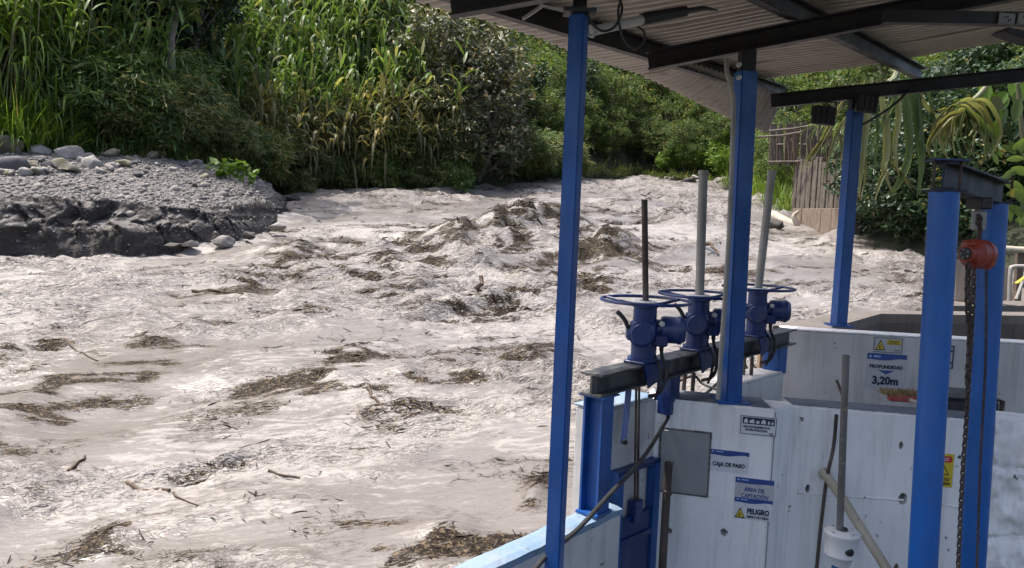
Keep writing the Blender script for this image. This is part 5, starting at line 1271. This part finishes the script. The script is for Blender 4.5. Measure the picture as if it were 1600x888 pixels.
def valve(xp, stem_top, stem_r, stem_mat, lab, lean=(0, 0)):
    b = on_beam(xp) + UP * .002; v = root('valve_actuator', b, lab, 'valve', 'valve actuators on the beam')
    W = lambda x, y, z: b + Vector((x, y, z)) * .9          # local: x right, y away, z up
    MB().box(W(0, 0, .006), (.18, .12, .012), Matrix.Rotation(math.atan2(bu.y, bu.x), 3, 'Z')).build('base_plate', NAVY, v, False, .003)
    f0 = b + bn * (BW / 2 + .006)
    MB().prism([f0 - bu * .10 + UP * .0, f0 + bu * .10 + UP * .0, f0 + bu * .05 - UP * .09, f0 - bu * .05 - UP * .12], bn * .008).build('gusset', NAVY, v)
    MB().lathe(W(0, 0, .012), UP, [(0, .078), (.012, .078), (.014, .062), (.095, .062), (.10, .07), (.115, .07)], 24).build('pedestal', NAVY, v, True, .0)
    MB().lathe(W(0, 0, .127), UP, [(0, .066), (.02, .074), (.075, .074), (.09, .066), (.092, .060), (.16, .058), (.163, .064), (.175, .064), (.178, .05)], 24).build('body', NAVY, v, True)
    g = MB().lathe(W(-.025, -.045, .165), (-.12, -1, .05), [(0, .060), (.05, .060), (.052, .064), (.066, .064), (.07, .054), (.078, .050)], 26).build('gear_cover', NAVY, v, True)
    for k in range(6):
        a = k * math.pi / 3 + .3; MB().lathe(W(-.025 + .056 * math.cos(a), -.112, .170 + .056 * math.sin(a)), (-.12, -1, .05), [(0, .0055), (.006, .0055)], 6).build('bolt', NAVY, g)
    MB().lathe(W(.05, .01, .185), (1, -.12, 0), [(0, .05), (.035, .05), (.04, .064), (.05, .068), (.055, .068), (.12, .068), (.125, .072), (.14, .072), (.145, .066), (.16, .058)], 26).build('motor_housing', NAVY, v, True)
    MB().box(W(.085, -.02, .13), (.07, .09, .06)).build('terminal_box', NAVY, v, False, .008)
    MB().lathe(W(.085, -.052, .222), (.1, -1, .25), [(0, .014), (.014, .014), (.017, .010)], 14).build('indicator', PALE, v, True)
    MB().lathe(W(.10, -.01, .10), (0, 0, 1), [(-.03, .012), (0, .012), (.0, .018), (.02, .018)], 10).build('cable_gland', BLACK, v, True)
    MB().lathe(W(.06, -.01, .10), (0, 0, 1), [(-.03, .012), (0, .012), (.0, .018), (.02, .018)], 10).build('cable_gland', BLACK, v, True)
    MB().box(W(-.075, -.02, .165), (.05, .06, .075)).build('clutch_box', NAVY, v, False, .008)
    MB().tube(bez([W(-.085, -.035, .185), W(-.10, -.05, .20), W(-.125, -.055, .245), W(-.165, -.06, .285)], 4), [.011] * 13, 8).build('hand_lever', BLACK, v, True)
    wz_ = .345
    MB().lathe(W(0, 0, .30), UP, [(0, .030), (.012, .048), (.035, .058), (.04, .05)], 22).build('white_collar', WHITEP, v, True)
    hw = MB().torus(W(0, 0, wz_), UP, .222, .0082, 56, 8).build('handwheel', NAVY, v, True)
    for k in range(3):
        a = .5 + k * 2 * math.pi / 3; d = Vector((math.cos(a), math.sin(a), 0)); MB().tube([W(0, 0, wz_ - .03) + d * .03, W(0, 0, wz_ - .018) + d * .12, W(0, 0, wz_) + d * .216], [.0095, .0085, .0075], 7).build('spoke', NAVY, hw, True)
    MB().lathe(W(0, 0, wz_ - .042), UP, [(0, .034), (.035, .034), (.04, .028)], 16).build('hub', NAVY, hw, True)
    tp_ = px(stem_top[0], stem_top[1], b.y); s0_ = W(0, 0, wz_ - .01)
    MB().tube([s0_, tp_], stem_r, 14).build('stem', stem_mat, v, True)
    if stem_r > .02: MB().lathe(tp_, (tp_ - s0_), [(-.02, stem_r + .001), (-.018, stem_r + .004), (.004, stem_r + .003), (.006, stem_r - .004)], 14).build('stem_cap', GREYP, v, True)
    MB().tube(bez([W(.10, -.01, .075), W(.105, -.02, .03), W(.12, -.075, -.03), W(.11, -.085, -.10), W(.085, -.08, -.16), W(.04, -.03, -.19)], 5), .0095, 8).build('cable', BLACK, v, True)
    MB().tube(bez([W(.06, -.01, .075), W(.064, -.03, .03), W(.085, -.09, -.03), W(.08, -.095, -.12), W(.07, -.06, -.2)], 5), .008, 8).build('cable', BLACK, v, True)
    return v, b
v1, b1 = valve(1004, (1007, 312), .0155, RUST, 'nearest valve actuator with a thin dark stem on the beam')
v2, b2 = valve(1088, (1099, 268), .0255, GREYP, 'middle valve actuator with a pale upright stem pipe')
v3, b3 = valve(1180, (1206, 268), .0255, GREYP, 'farthest valve actuator with a leaning pale stem pipe')
# stems going down to the gates
for k, (bq_, nm, dx) in enumerate(((b1, 'first', 0), (b2, 'second', 0), (b3, 'third', 0))):
    pass
# first sluice gate on the gate wall
gt = root('sluice_gate', Vector((LA.x, LA.y, ZB)).lerp(Vector((LB.x, LB.y, ZB)), .5), 'blue steel sluice gate in its frame on the short grey wall', 'gate')
ga, gb = hit(LA, ln, 957, 738), hit(LA, ln, 1016, 709)
zt_ = (ga.z + gb.z) / 2; ga.z = gb.z = zt_; ga += ln * .03; gb += ln * .03
for p in (ga, gb): MB().cchan(Vector((p.x, p.y, ZB + .05)), Vector((p.x, p.y, zt_)), .055, .05, .007, up=ln).build('guide_channel', BLUE, gt)
MB().bar(ga - UP * .012 - lu * .025, gb - UP * .012 + lu * .025, .05, .02).build('head_bar', NAVY, gt)
gm_ = ga.lerp(gb, .5); gwid = (gb - ga).length - .06
zl_ = hit(LA, ln, 985, 800).z
MB().box((gm_.x, gm_.y, (zl_ + ZB) / 2), (gwid, .022, zl_ - ZB), Matrix.Rotation(math.atan2(lu.y, lu.x), 3, 'Z')).build('gate_leaf', NAVY, gt, False, .004)
for zz in (.12, .45, .8): MB().box(Vector((gm_.x, gm_.y, zl_ - zz)) + ln * .018, (gwid - .01, .014, .03), Matrix.Rotation(math.atan2(lu.y, lu.x), 3, 'Z')).build('stiffener', NAVY, gt, False, .003)
MB().box(Vector((gm_.x, gm_.y, zl_ + .02)) + ln * .006, (.075, .05, .12), Matrix.Rotation(math.atan2(lu.y, lu.x), 3, 'Z')).build('stem_bracket', NAVY, gt, False, .006)
stm = px(996, 592, b1.y - .04)
for dx in (-.013, .013): MB().tube([Vector((gm_.x, gm_.y, zl_ + .05)) + ln * .01 + lu * dx, stm + lu * dx + UP * .05], .0065, 8).build('stem_rod', RUST, gt, True)
MB().bar(px(984, 590, b1.y - .03), px(974, 694, b1.y - .12), .03, .012, (0, 1, 0)).build('brace', NAVY, gt)
MB().lathe(px(976, 690, b1.y - .13), (0, -1, 0), [(0, .014), (.02, .014)], 8).build('brace_bolt', BLACK, gt, True)
# stems of the other two valves, into the water behind the wall
for (xa, bq_, lab) in ((1076, b2, 'dark twin stems below the middle valve'), (1178, b3, 'thin stems and cables below the farthest valve')):
    o = root('stem_rods', bq_ - UP * 1.2, lab, 'stem')
    for dx in (-.03, .02): MB().tube([bq_ + Vector((dx - .02, .03, -.14)), bq_ + Vector((dx - .025, .05, -1.3))], .012, 8).build('rod', RUST, o, True)
# cables and litter snagged under the beam
def cable(name, pts, r, label, mat=BLACK, cat='cable'):
    P_ = bez([px(*p) for p in pts], 8); return tag(MB().tube(P_, r, 8).build(name, mat, None, True), label, cat)
cable('cable', [(790, 930, 2.85), (826, 900, 2.95), (855, 868, 3.08), (905, 825, 3.28), (955, 770, 3.55), (1000, 722, 3.85), (1035, 668, 4.12), (1058, 622, 4.3), (1056, 600, 4.3)], .0105, 'long black cable sagging diagonally across the gate wall')
cable('cable', [(1040, 616, 4.55), (1062, 596, 4.7), (1085, 588, 4.75), (1098, 600, 4.75), (1128, 612, 4.62)], .008, 'black cable looping under the beam left of the second post')
cable('cable', [(1062, 618, 4.6), (1090, 622, 4.62), (1120, 600, 4.75), (1126, 588, 4.9)], .009, 'black cable lying on the wall beside the second post base')
cable('cable', [(1160, 562, 5.4), (1172, 585, 5.35), (1180, 602, 5.3), (1164, 616, 5.0)], .010, 'dark cable hanging to the low river wall')
cable('cable', [(1172, 560, 5.5), (1178, 572, 5.4), (1192, 590, 5.3), (1176, 606, 5.2)], .008, 'second dark cable hanging beside the first at the low wall')
sn = root('snagged_litter', px(1168, 600, 5.25), 'clump of twigs and litter snagged on the low river wall', 'litter')
rb = random.Random(12); mb = MB()
for k in range(90):
    p = px(1165 + rb.gauss(0, 9), 600 + rb.gauss(0, 6), 5.28 + rb.gauss(0, .03)); d = Vector((rb.gauss(0, 1), rb.gauss(0, 1), rb.gauss(0, .6))).normalized() * rb.uniform(.02, .07); mb.tube([p - d, p + Vector((0, 0, .01)), p + d], [.002, .004, .0015], 4, False)
tag(mb.build('twigs', BROWNW, sn), kind='stuff')

# ================================================================== SHELTER
def roofz(x, y, off=0.0): return EZ + 1.135 + .162 * x - .055 * y + off
def proof(xp, yp, off=0.0):                                        # pixel -> point on the roof plane lowered by off
    r = ray(xp, yp); k = (1.135 + off) / (r.z - .162 * r.x + .055 * r.y); r = r * k; return Vector((r.x, r.y, r.z + EZ))
p2b = pz(1141, 626, -.95)
sh = root('open_shelter', Vector((p2b.x, p2b.y, p2b.z)), 'open shelter with blue steel posts, dark beams and corrugated metal roof', 'shelter')
def post(bx, by, tx, ty, d, w, z_bot, rot, mat=BLUE, dep=None, w2=None):
    B_, T_ = px(bx, by, d), px(tx, ty, d); dr = (B_ - T_) / abs(B_.z - T_.z); B_ = T_ + dr * (T_.z - z_bot)
    a = R(rot); e = Vector((math.cos(a), math.sin(a), 0))
    o = MB().bar(B_, T_, w, w2 or w, e).build('post', mat, sh, False, .006, 2); o['label'] = 'blue square steel post'; return B_, T_, o
P1B, P1T, po1 = post(866, 880, 905, 24, 3.08, .0625, EZ - 2.6, -22)
P2B, P2T, po2 = post(1141, 624, 1166, 112, 4.20, .092, EZ - .95, -76, w2=.085)
P3B, P3T, po3 = post(1310, 510, 1336, 172, 5.95, .09, EZ - .74, -76)
for B_, w in ((P2B, .17), (P3B, .16)): MB().box(B_ + UP * .006, (w, w, .012)).build('base_plate', BLUE, sh)
# dark stub heads between posts and rafters
for T_, hgt, w in ((P1T, .12, .05), (P2T, .10, .075), (P3T, .08, .08)): MB().box(T_ + UP * (hgt / 2 + .004), (w, w, hgt)).build('post_head', DARKST, sh)
def rafter(pa, pb, w=.06, h=.10, ext=None): return MB().cchan(pa, pb, w, h, .008).build('rafter', DARKST, sh)
ra0, ra1 = proof(702, 6, -.16), proof(905, -30, -.16); dA = (ra1 - ra0); rafter(ra0, ra0 + dA * 4.5)
rb0, rb1 = proof(1012, 96, -.165), proof(1480, 4, -.165); rafter(rb0, rb0 + (rb1 - rb0) * 1.7)
rc0, rc1 = px(1206, 158, 6.0), px(1600, 117, 5.85); rafter(rc0, rc0 + (rc1 - rc0) * 1.35)
# a level lighting channel carrying the sockets
hb0, hb1 = px(1380, 27, 3.75), px(1640, 31, 3.7); MB().bar(hb0, hb1, .05, .055).build('service_channel', DARKST, sh)
# purlins
for (pa, pb, e0, e1) in (((790, 8), (1226, 146), .6, .02), ((1216, 2), (1441, 116), .8, .02)):
    a, b_ = proof(*pa, -.055), proof(*pb, -.055); d = b_ - a; MB().cchan(a - d * e0, b_ + d * e1, .05, .105, .007).build('purlin', DARKST, sh)
# eave brace and bolts at the first post
MB().bar(px(817, 30, 3.35), px(846, 10, 3.35), .016, .012).build('strut', BARE, sh); MB().bar(px(846, 9, 3.3), px(903, 22, 3.08), .02, .012).build('strut', BARE, sh)
for x in (882, 930): MB().lathe(px(x, 14, 3.07), (1, 0, 0), [(-.012, .008), (.012, .008)], 8).build('bolt', BARE, sh, True)
MB().box(P1T + UP * .01, (.12, .10, .014)).build('cap_plate', DARKST, sh)
# corrugated sheets
UD = Vector((1, -.15, .162 + .055 * .15))                         # down-slope to up-slope along the ribs
Ea, Eb = proof(640, 2), proof(1012, 121); ED = (Eb - Ea)           # eave line
e_dir = ED.normalized()
def sheet(t0, t1, ulen, u0, lift, seed, far=False):
    n = int((t1 - t0) / .008); vs = []; rr_ = random.Random(seed); U = 14
    for i in range(n + 1):
        t = t0 + (t1 - t0) * i / n; ph = t / .088 * 2 * math.pi; c = .016 * max(-.55, min(.75, 1.25 * math.sin(ph)))
        j = u0 + rr_.uniform(-.006, .006)
        for k in range(U + 1):
            p = Ea + e_dir * t + UD * (j + (ulen - j) * k / U); p.z = roofz(p.x, p.y) + c + lift + .010 * math.sin(k * 1.3 + t * 2)
            vs.append(p)
    fs = [(i*(U+1)+k, (i+1)*(U+1)+k, (i+1)*(U+1)+k+1, i*(U+1)+k+1) for i in range(n) for k in range(U)]
    o = MB().add(vs, fs).build('roof_sheet', ROOFM, sh, True)
    md = o.modifiers.new('thickness', 'SOLIDIFY'); md.thickness = .0012; md.offset = 1; return o
Lmain = ED.length; t = -1.9; k = 0
T_END = (proof(1228, 139) - Ea).dot(e_dir) / 1.0
ts = []
while t < 3.36:
    sheet(t, min(t + .80, 3.42), 4.6, 0 if t < Lmain - .3 else .25, .012 + .006 * (k % 2), 40 + k); t += .77; k += 1
# bent down corner sheet beyond the second rafter
n, U = 66, 8; vs = []
Ecv = bez([px(1002, 117, 5.1), px(1050, 140, 5.4), px(1100, 166, 5.7), px(1150, 189, 6.0), px(1199, 208, 6.3)], n // 4 + 1)
Qcv = bez([px(1070, 96, 4.95), px(1110, 108, 5.3), px(1150, 122, 5.6), px(1190, 136, 5.95), px(1222, 146, 6.3)], n // 4 + 1)
m_ = len(Ecv)
nn = 190
for i in range(nn + 1):
    f = i / nn; a = samp(Ecv, f); b_ = samp(Qcv, f); nrm = (b_ - a).cross(ED).normalized()
    for k in range(U + 1):
        vs.append(a.lerp(b_, k / U) + nrm * (.011 * math.sin(f * 2 * math.pi * 20)) + UP * (-.02 * math.sin(k / U * math.pi)))
fs = [(i*(U+1)+k, (i+1)*(U+1)+k, (i+1)*(U+1)+k+1, i*(U+1)+k+1) for i in range(nn) for k in range(U)]
o = MB().add(vs, fs).build('corner_sheet', ROOFM, sh, True); md = o.modifiers.new('thickness', 'SOLIDIFY'); md.thickness = .0012; md.offset = 1

# fittings under the roof
o = root('conduit_pipe', px(922, 46, 3.2), 'white and black conduit pipe fixed at the head of the tallest post', 'lamp')  # white conduit running on into a black pipe; gives no light
MB().tube([px(924, 49, 3.15), px(1008, 30, 3.3)], .019, 14).build('white_sleeve', PALE, o, True); MB().tube([px(1003, 31, 3.29), px(1010, 29, 3.3), px(1070, 18, 3.42)], [.024, .026, .023], 14).build('black_body', BLACK, o, True)
MB().tube([px(1070, 18, 3.42), px(1100, 13, 3.5), px(1121, 16, 3.55)], [.012, .010, .003], 8).build('tail', BLACK, o, True); MB().torus(px(924, 49, 3.15), (px(1008, 30, 3.3) - px(924, 49, 3.15)), .02, .006, 18, 6).build('end_ring', BARE, o, True)
cable('cable', [(960, -14, 3.1), (972, 12, 3.12), (962, 40, 3.12), (943, 49, 3.1), (926, 38, 3.08), (918, 22, 3.06)], .0055, 'thin black cable looping at the head of the tallest post')
cable('cable', [(975, -14, 3.12), (966, 18, 3.15), (973, 58, 3.2), (990, 76, 3.22), (1006, 66, 3.24), (1006, 50, 3.24), (996, 42, 3.24)], .005, 'thin dark cable hanging in a loop from the conduit pipe')
o = rod('post_conduit', [(1136, 92, 4.14), (1136, 112, 4.12), (1142, 135, 4.12), (1146, 170, 4.12), (1142, 300, 4.12), (1136, 420, 4.12), (1122, 624, 4.12)], .0125, GREYP, 'grey conduit running down the left side of the second post', 'conduit')
for y in (102, 122): MB().lathe(px(1154, y, 4.10), (0, -1, 0), [(0, .012), (.02, .012), (.024, .008)], 12).build('clip', PALE, o, True)
for (x, y, w, h, lab) in ((1287, 181, 35, 28, 'black floodlight hanging left of the far post'), (1354, 163, 32, 26, 'black floodlight at the head of the far post')):
    c = px(x, y, 5.85); o = root('floodlight', c, lab, 'lamp'); s_ = MPP(5.85)
    MB().box(c, (w * s_, .05, h * s_), Matrix.Rotation(R(4), 3, 'Y')).build('housing', BLACK, o, False, .006); MB().box(c + Vector((0, .028, 0)), (w * s_ * .86, .006, h * s_ * .82), Matrix.Rotation(R(4), 3, 'Y')).build('glass', BARE, o)
    MB().tube([c + Vector((-w * s_ * .52, 0, 0)), c + Vector((-w * s_ * .52, 0, h * s_ * .75)), c + Vector((w * s_ * .52, 0, h * s_ * .75)), c + Vector((w * s_ * .52, 0, 0))], .006, 6).build('bracket', DARKST, o)
    for k in range(4): MB().box(c + Vector((-.06 + .04 * k, -.03, 0)), (.008, .012, h * s_ * .8), Matrix.Rotation(R(4), 3, 'Y')).build('cooling_fin', BLACK, o)
cable('cable', [(1424, 138, 5.9), (1395, 165, 5.9), (1360, 188, 5.9), (1338, 200, 5.95)], .009, 'black cable slanting from the far rafter to the far post')
o = root('socket_outlets', px(1582, 31, 3.68), 'pair of grey wall sockets on the dark channel at the top right', 'sockets')
for x in (1573, 1602):
    pl_ = MB().box(px(x, 30, 3.68), (.072, .012, .052), Matrix.Rotation(R(2), 3, 'Y')).build('face_plate', COVER, o, False, .004)
    for (dx, dz) in ((-.012, .006), (0, .008), (.012, -.004), (.004, -.008)): MB().box(px(x, 30, 3.68) + Vector((dx, -.0065, dz)), (.005, .003, .008)).build('slot', S_BLK, pl_)
o = root('black_bracket', px(1590, 52, 3.7), 'black angled bracket below the sockets at the right edge', 'bracket'); MB().prism([px(1568, 48, 3.6), px(1576, 42, 3.6), px(1640, 56, 3.6), px(1640, 72, 3.6), px(1600, 60, 3.6)], (0, .1, 0)).build('arm', DARKST, o, False, .004)

# ================================================================== HOIST GANTRY
hg = root('hoist_gantry', px(1441, 888, 3.05) - UP * 1.4, 'blue gantry of two thick pipe columns and a cross beam', 'gantry')
def pipecol(tx, ty, bx, by, d, r):
    T_, B_ = px(tx, ty, d), px(bx, by, d); dr = (B_ - T_) / (T_.z - B_.z); B_ = T_ + dr * (T_.z - ZB); o = MB().tube([B_, T_], r, 36).build('column', BRIGHTB, hg, True); MB().box(T_ + UP * .004, (r * 2.05, r * 2.05, .008)).build('cap_plate', INKB, hg); return T_
G1 = pipecol(1475.5, 300, 1441.5, 888, 3.05, .0535); G2 = pipecol(1553.5, 318, 1519, 888, 3.62, .056)
g1, g2 = G1 + UP * .058, G2 + UP * .052; gd = (g2 - g1).normalized()
MB().ibeam(g1 - gd * .03, g2 + gd * .12, .085, .105, .009).build('cross_beam', INKB, hg)
for p in (G1 + Vector((-.045, 0, 0)), G1 + Vector((.045, -.02, 0)), G2 + Vector((.06, -.02, 0))): MB().tube([p, p + UP * .125], .006, 6).build('tie_bolt', RUST, hg)
MB().box(G1 + Vector((0, 0, .118)), (.13, .09, .007)).build('clamp_plate', NAVY, hg)
pq = g2 + Vector((-.085, -.05, 0)); MB().box(pq + Vector((.13, 0, -.005)), (.02, .004, .035)).build('tag', S_YEL, hg)
# chain hoist
ch = root('chain_hoist', px(1525, 420, 3.36), 'orange red chain hoist hanging from the gantry beam', 'hoist'); D_ = 3.36
tr_ = px(1529, 345, D_); MB().box(px(1530, 318, D_ + .02), (.05, .12, .05)).build('trolley', DARKST, ch, False, .006); MB().box(tr_ , (.062, .02, .085)).build('hanger_plate', GREYP, ch, False, .008)
MB().torus(px(1528, 343, D_ - .015), (1, .2, 0), .018, .006, 18, 6).build('shackle', RUST, ch, True); MB().tube(bez([px(1530, 340, D_ - .02), px(1531, 358, D_ - .01), px(1530, 372, D_), px(1527, 380, D_)], 4), .009, 8).build('hook', RUST, ch, True)
hb = px(1523, 396, D_)
MB().lathe(hb + Vector((.055, .02, -.002)), (-1, -.55, 0), [(0, .052), (.004, .058), (.03, .060), (.034, .056), (.062, .056), (.066, .062), (.086, .062), (.09, .055), (.108, .036), (.130, .034), (.134, .028), (.136, .012)], 30).build('body', ORANGE, ch, True)
MB().box(hb + Vector((-.005, 0, .03)), (.085, .075, .05), Matrix.Rotation(R(29), 3, 'Z')).build('top_frame', ORANGE, ch, False, .012); MB().box(hb + Vector((.045, .012, -.01)), (.07, .09, .11), Matrix.Rotation(R(29), 3, 'Z')).build('chain_guide', ORANGE, ch, False, .02)
nd = Vector((-1, -.55, 0)).normalized(); fcap = hb + Vector((.055, .02, -.002)) + nd * .136
MB().lathe(fcap, nd, [(0, .026), (.004, .026), (.006, .022)], 20).build('name_plate', BLACK, ch, True)
for a in range(5): MB().lathe(fcap + UP * (.017 * math.sin(a * 1.257)) + nd.cross(UP) * (.017 * math.cos(a * 1.257)), nd, [(.004, .004), (.009, .004)], 8).build('bolt', GREYP, ch, True)
def chain(pts, r, w, name, parent):
    P_ = bez([px(*p) for p in pts], 24); L = [0]
    for a, b_ in zip(P_, P_[1:]): L.append(L[-1] + (b_ - a).length)
    mb = MB(); s_ = 0; i = 0; k = 0; step = w * 1.05
    while s_ < L[-1]:
        while i < len(L) - 2 and L[i + 1] < s_: i += 1
        f = (s_ - L[i]) / max(L[i + 1] - L[i], 1e-6); c = P_[i].lerp(P_[i + 1], f); t = (P_[i + 1] - P_[i]).normalized()
        e = Vector((math.cos(.5), math.sin(.5), 0)) if k % 2 else Vector((-math.sin(.5), math.cos(.5), 0)); e = (e - t * e.dot(t)).normalized(); n_ = t.cross(e)
        b0 = len(mb.v); N = 12; K = 5
        for q_ in range(N):
            a = 2 * math.pi * q_ / N; ctr = c + e * (w * .42 * math.cos(a)) + t * (w * .72 * math.sin(a)); rad = (e * math.cos(a) + t * math.sin(a)).normalized()
            for h in range(K):
                b_ = 2 * math.pi * h / K; mb.v.append(ctr + rad * (r * math.cos(b_)) + n_ * (r * math.sin(b_)))
        for q_ in range(N):
            for h in range(K): mb.f.append((b0 + q_*K + h, b0 + ((q_+1) % N)*K + h, b0 + ((q_+1) % N)*K + (h+1) % K, b0 + q_*K + (h+1) % K))
        s_ += step; k += 1
    o = mb.build(name, RUST, parent, True); o['kind'] = 'stuff'; return o
chain([(1522, 418, D_ - .03), (1519, 500, D_ - .03), (1511, 640, D_ - .03), (1503, 760, D_ - .03), (1497, 890, D_ - .03), (1493, 980, D_ - .03)], .0042, .019, 'load_chain', ch)
chain([(1513, 418, D_ - .05), (1512, 470, D_ - .05), (1515, 530, D_ - .05), (1512, 600, D_ - .05)], .006, .022, 'hand_chain', ch)
chain([(1541, 418, D_ + .1), (1540, 560, D_ + .1), (1532, 720, D_ + .1), (1526, 900, D_ + .1)], .0026, .013, 'slack_chain', ch)

# ================================================================== NEAR HANGING LEAVES AT THE RIGHT
def long_leaf(pts, w, d, mat, parent, name='leaf'):
    P_ = bez([px(x, y, d + (dd if False else 0)) for x, y in pts], 6); n = len(P_); vs = []
    for i, p in enumerate(P_):
        f = i / (n - 1); pr = min(1, (f + .08) * 4) * (1 - f ** 3) + .04; t = (P_[min(i + 1, n - 1)] - P_[max(i - 1, 0)]).normalized()
        tw = .5 * math.sin(f * 3 + pts[0][0]); s_ = t.cross(Vector((math.sin(tw), -math.cos(tw), 0))).normalized() * (w * MPP(d) * pr / 2); q = Vector((0, 1, 0)) * (w * MPP(d) * .07 * pr)
        vs += [p - s_, p + q + Vector((0, .03 * math.sin(f * 4), 0)), p + s_]
    fs = [(i*3+c, i*3+c+1, (i+1)*3+c+1, (i+1)*3+c) for i in range(n - 1) for c in (0, 1)]
    return MB().add(vs, fs).build(name, mat, parent, True)
rb2 = random.Random(77)
o = root('hanging_cane', px(1390, 130, 7.6), 'cane with long wilted leaves hanging down behind the far post', 'cane'); d = 7.6
for (pts, w, m) in (([(1352, 125), (1345, 190), (1338, 260), (1333, 330)], 20, L_WILT), ([(1362, 120), (1352, 200), (1345, 270), (1342, 310)], 16, L_WILT), ([(1342, 130), (1338, 200), (1332, 280)], 14, L_CANED),
    ([(1372, 128), (1384, 190), (1385, 240), (1382, 262), (1392, 300)], 15, L_WILT), ([(1412, 120), (1418, 190), (1420, 240), (1400, 290), (1378, 310)], 15, L_NEAR), ([(1424, 118), (1434, 190), (1440, 260), (1432, 308)], 16, L_NEAR), ([(1434, 122), (1437, 180), (1438, 240)], 12, L_NEAR),
    ([(1386, 262), (1375, 285), (1368, 312)], 8, L_WILT), ([(1392, 250), (1410, 275), (1426, 300)], 6, L_CANED), ([(1330, 175), (1312, 200), (1296, 245), (1285, 285)], 8, L_WILT), ([(1300, 205), (1272, 235), (1252, 268)], 7, L_CANED), ([(1322, 150), (1300, 190), (1276, 235), (1262, 262)], 8, L_CANED), ([(1310, 205), (1316, 230), (1312, 262)], 6, L_WILT), ([(1398, 125), (1404, 180), (1398, 230), (1404, 275)], 11, L_WILT), ([(1350, 118), (1366, 160), (1372, 215), (1366, 270)], 10, L_NEAR), ([(1446, 128), (1456, 170), (1462, 215), (1458, 250)], 10, L_NEAR), ([(1410, 130), (1394, 165), (1372, 205), (1358, 250)], 9, L_NEAR), ([(1430, 130), (1446, 165), (1470, 190), (1482, 225)], 8, L_WILT)):
    for q_ in range(2): long_leaf([(x + rb2.gauss(0, 3), y + rb2.gauss(0, 2)) for x, y in pts] if q_ else pts, w * (.8 if q_ == 0 else .45), d + q_ * .1, m, o)
MB().tube(bez([px(1405, 80, 7.7), px(1400, 118, 7.65), px(1388, 130, 7.62)], 4), .03, 8).build('stalk', L_STEM, o, True)
o = root('wilted_plant', px(1505, 165, 6.6), 'wilted plant with drooping yellow leaves above the gantry', 'plant'); d = 6.6; rb = random.Random(6)
for k in range(60):
    a = rb.uniform(-1.5, 1.5); L = rb.uniform(35, 95); x0, y0 = 1506 + rb.gauss(0, 5), 166 + rb.gauss(0, 5)
    long_leaf([(x0, y0), (x0 + math.sin(a) * L * .35 + rb.gauss(0, 5), y0 - 4 + L * rb.uniform(.05, .3)), (x0 + math.sin(a) * L * .62, y0 + L * .55), (x0 + math.sin(a) * L * .55 + rb.gauss(0, 6), y0 + L * rb.uniform(.85, 1.05))], rb.uniform(3, 11), d + rb.gauss(0, .16), rb.choice([L_WILT, L_WILT, L_CANED, L_NEAR]), o)
MB().tube(bez([px(1545, 130, 6.7), px(1528, 150, 6.65), px(1506, 168, 6.6)], 4), .02, 8).build('stalk', L_STEM, o, True)
o = root('broadleaf_plant', px(1580, 330, 6.9), 'broad green leaves hanging in at the right edge behind the gantry', 'plant'); d = 6.9
def broad(cx, cy, L, w, ang, tiltv, mat):
    c = px(cx, cy, d + rb.gauss(0, .15)); a = R(ang); ex = Vector((math.cos(a), .25 * tiltv, math.sin(a))).normalized(); ey = Vector((-math.sin(a), -.4, math.cos(a))); ey = (ey - ex * ey.dot(ex)).normalized(); nrm = ex.cross(ey); s_ = MPP(d); vs = []; n = 10
    for i in range(n + 1):
        f = i / n; wd = w * s_ * .5 * (math.sin(math.pi * min(1, f * .93 + .05)) ** .75); p = c + ex * (L * s_ * (f - .5)) - UP * (L * s_ * .25 * f * f)
        vs += [p + ey * wd + nrm * wd * .25, p - nrm * wd * .1, p - ey * wd + nrm * wd * .25]
    MB().add(vs, [(i*3+k_, i*3+k_+1, (i+1)*3+k_+1, (i+1)*3+k_) for i in range(n) for k_ in (0, 1)]).build('leaf', mat, o, True)
for (x, y, L, w, an, m) in ((1545, 150, 46, 34, -60, L_LIME), (1572, 148, 50, 38, -100, L_LIME), (1590, 165, 46, 34, -70, L_NEAR), (1562, 178, 44, 30, -80, L_LIME), (1548, 152, 36, 22, 25, L_GREY), (1578, 195, 50, 22, -100, L_DARK), (1585, 270, 70, 30, 30, L_NEAR), (1596, 300, 80, 34, 25, L_NEAR), (1580, 318, 60, 26, -50, L_NEAR), (1592, 240, 60, 24, 60, L_NEAR), (1598, 340, 60, 24, 10, L_NEAR), (1610, 220, 70, 34, 40, L_TREE), (1565, 228, 40, 16, -60, L_CANE), (1612, 150, 60, 40, -95, L_LIME)):
    for q_ in range(3): broad(x + rb.gauss(0, 9), y + rb.gauss(0, 9), L * rb.uniform(.4, .62), w * rb.uniform(.35, .55), an + rb.gauss(0, 35), rb.uniform(-1, 1), m)
MB().tube(bez([px(1640, 420, 7), px(1618, 320, 7), px(1600, 230, 6.95), px(1590, 130, 6.9)], 5), .018, 8).build('stalk', L_STEM, o, True)
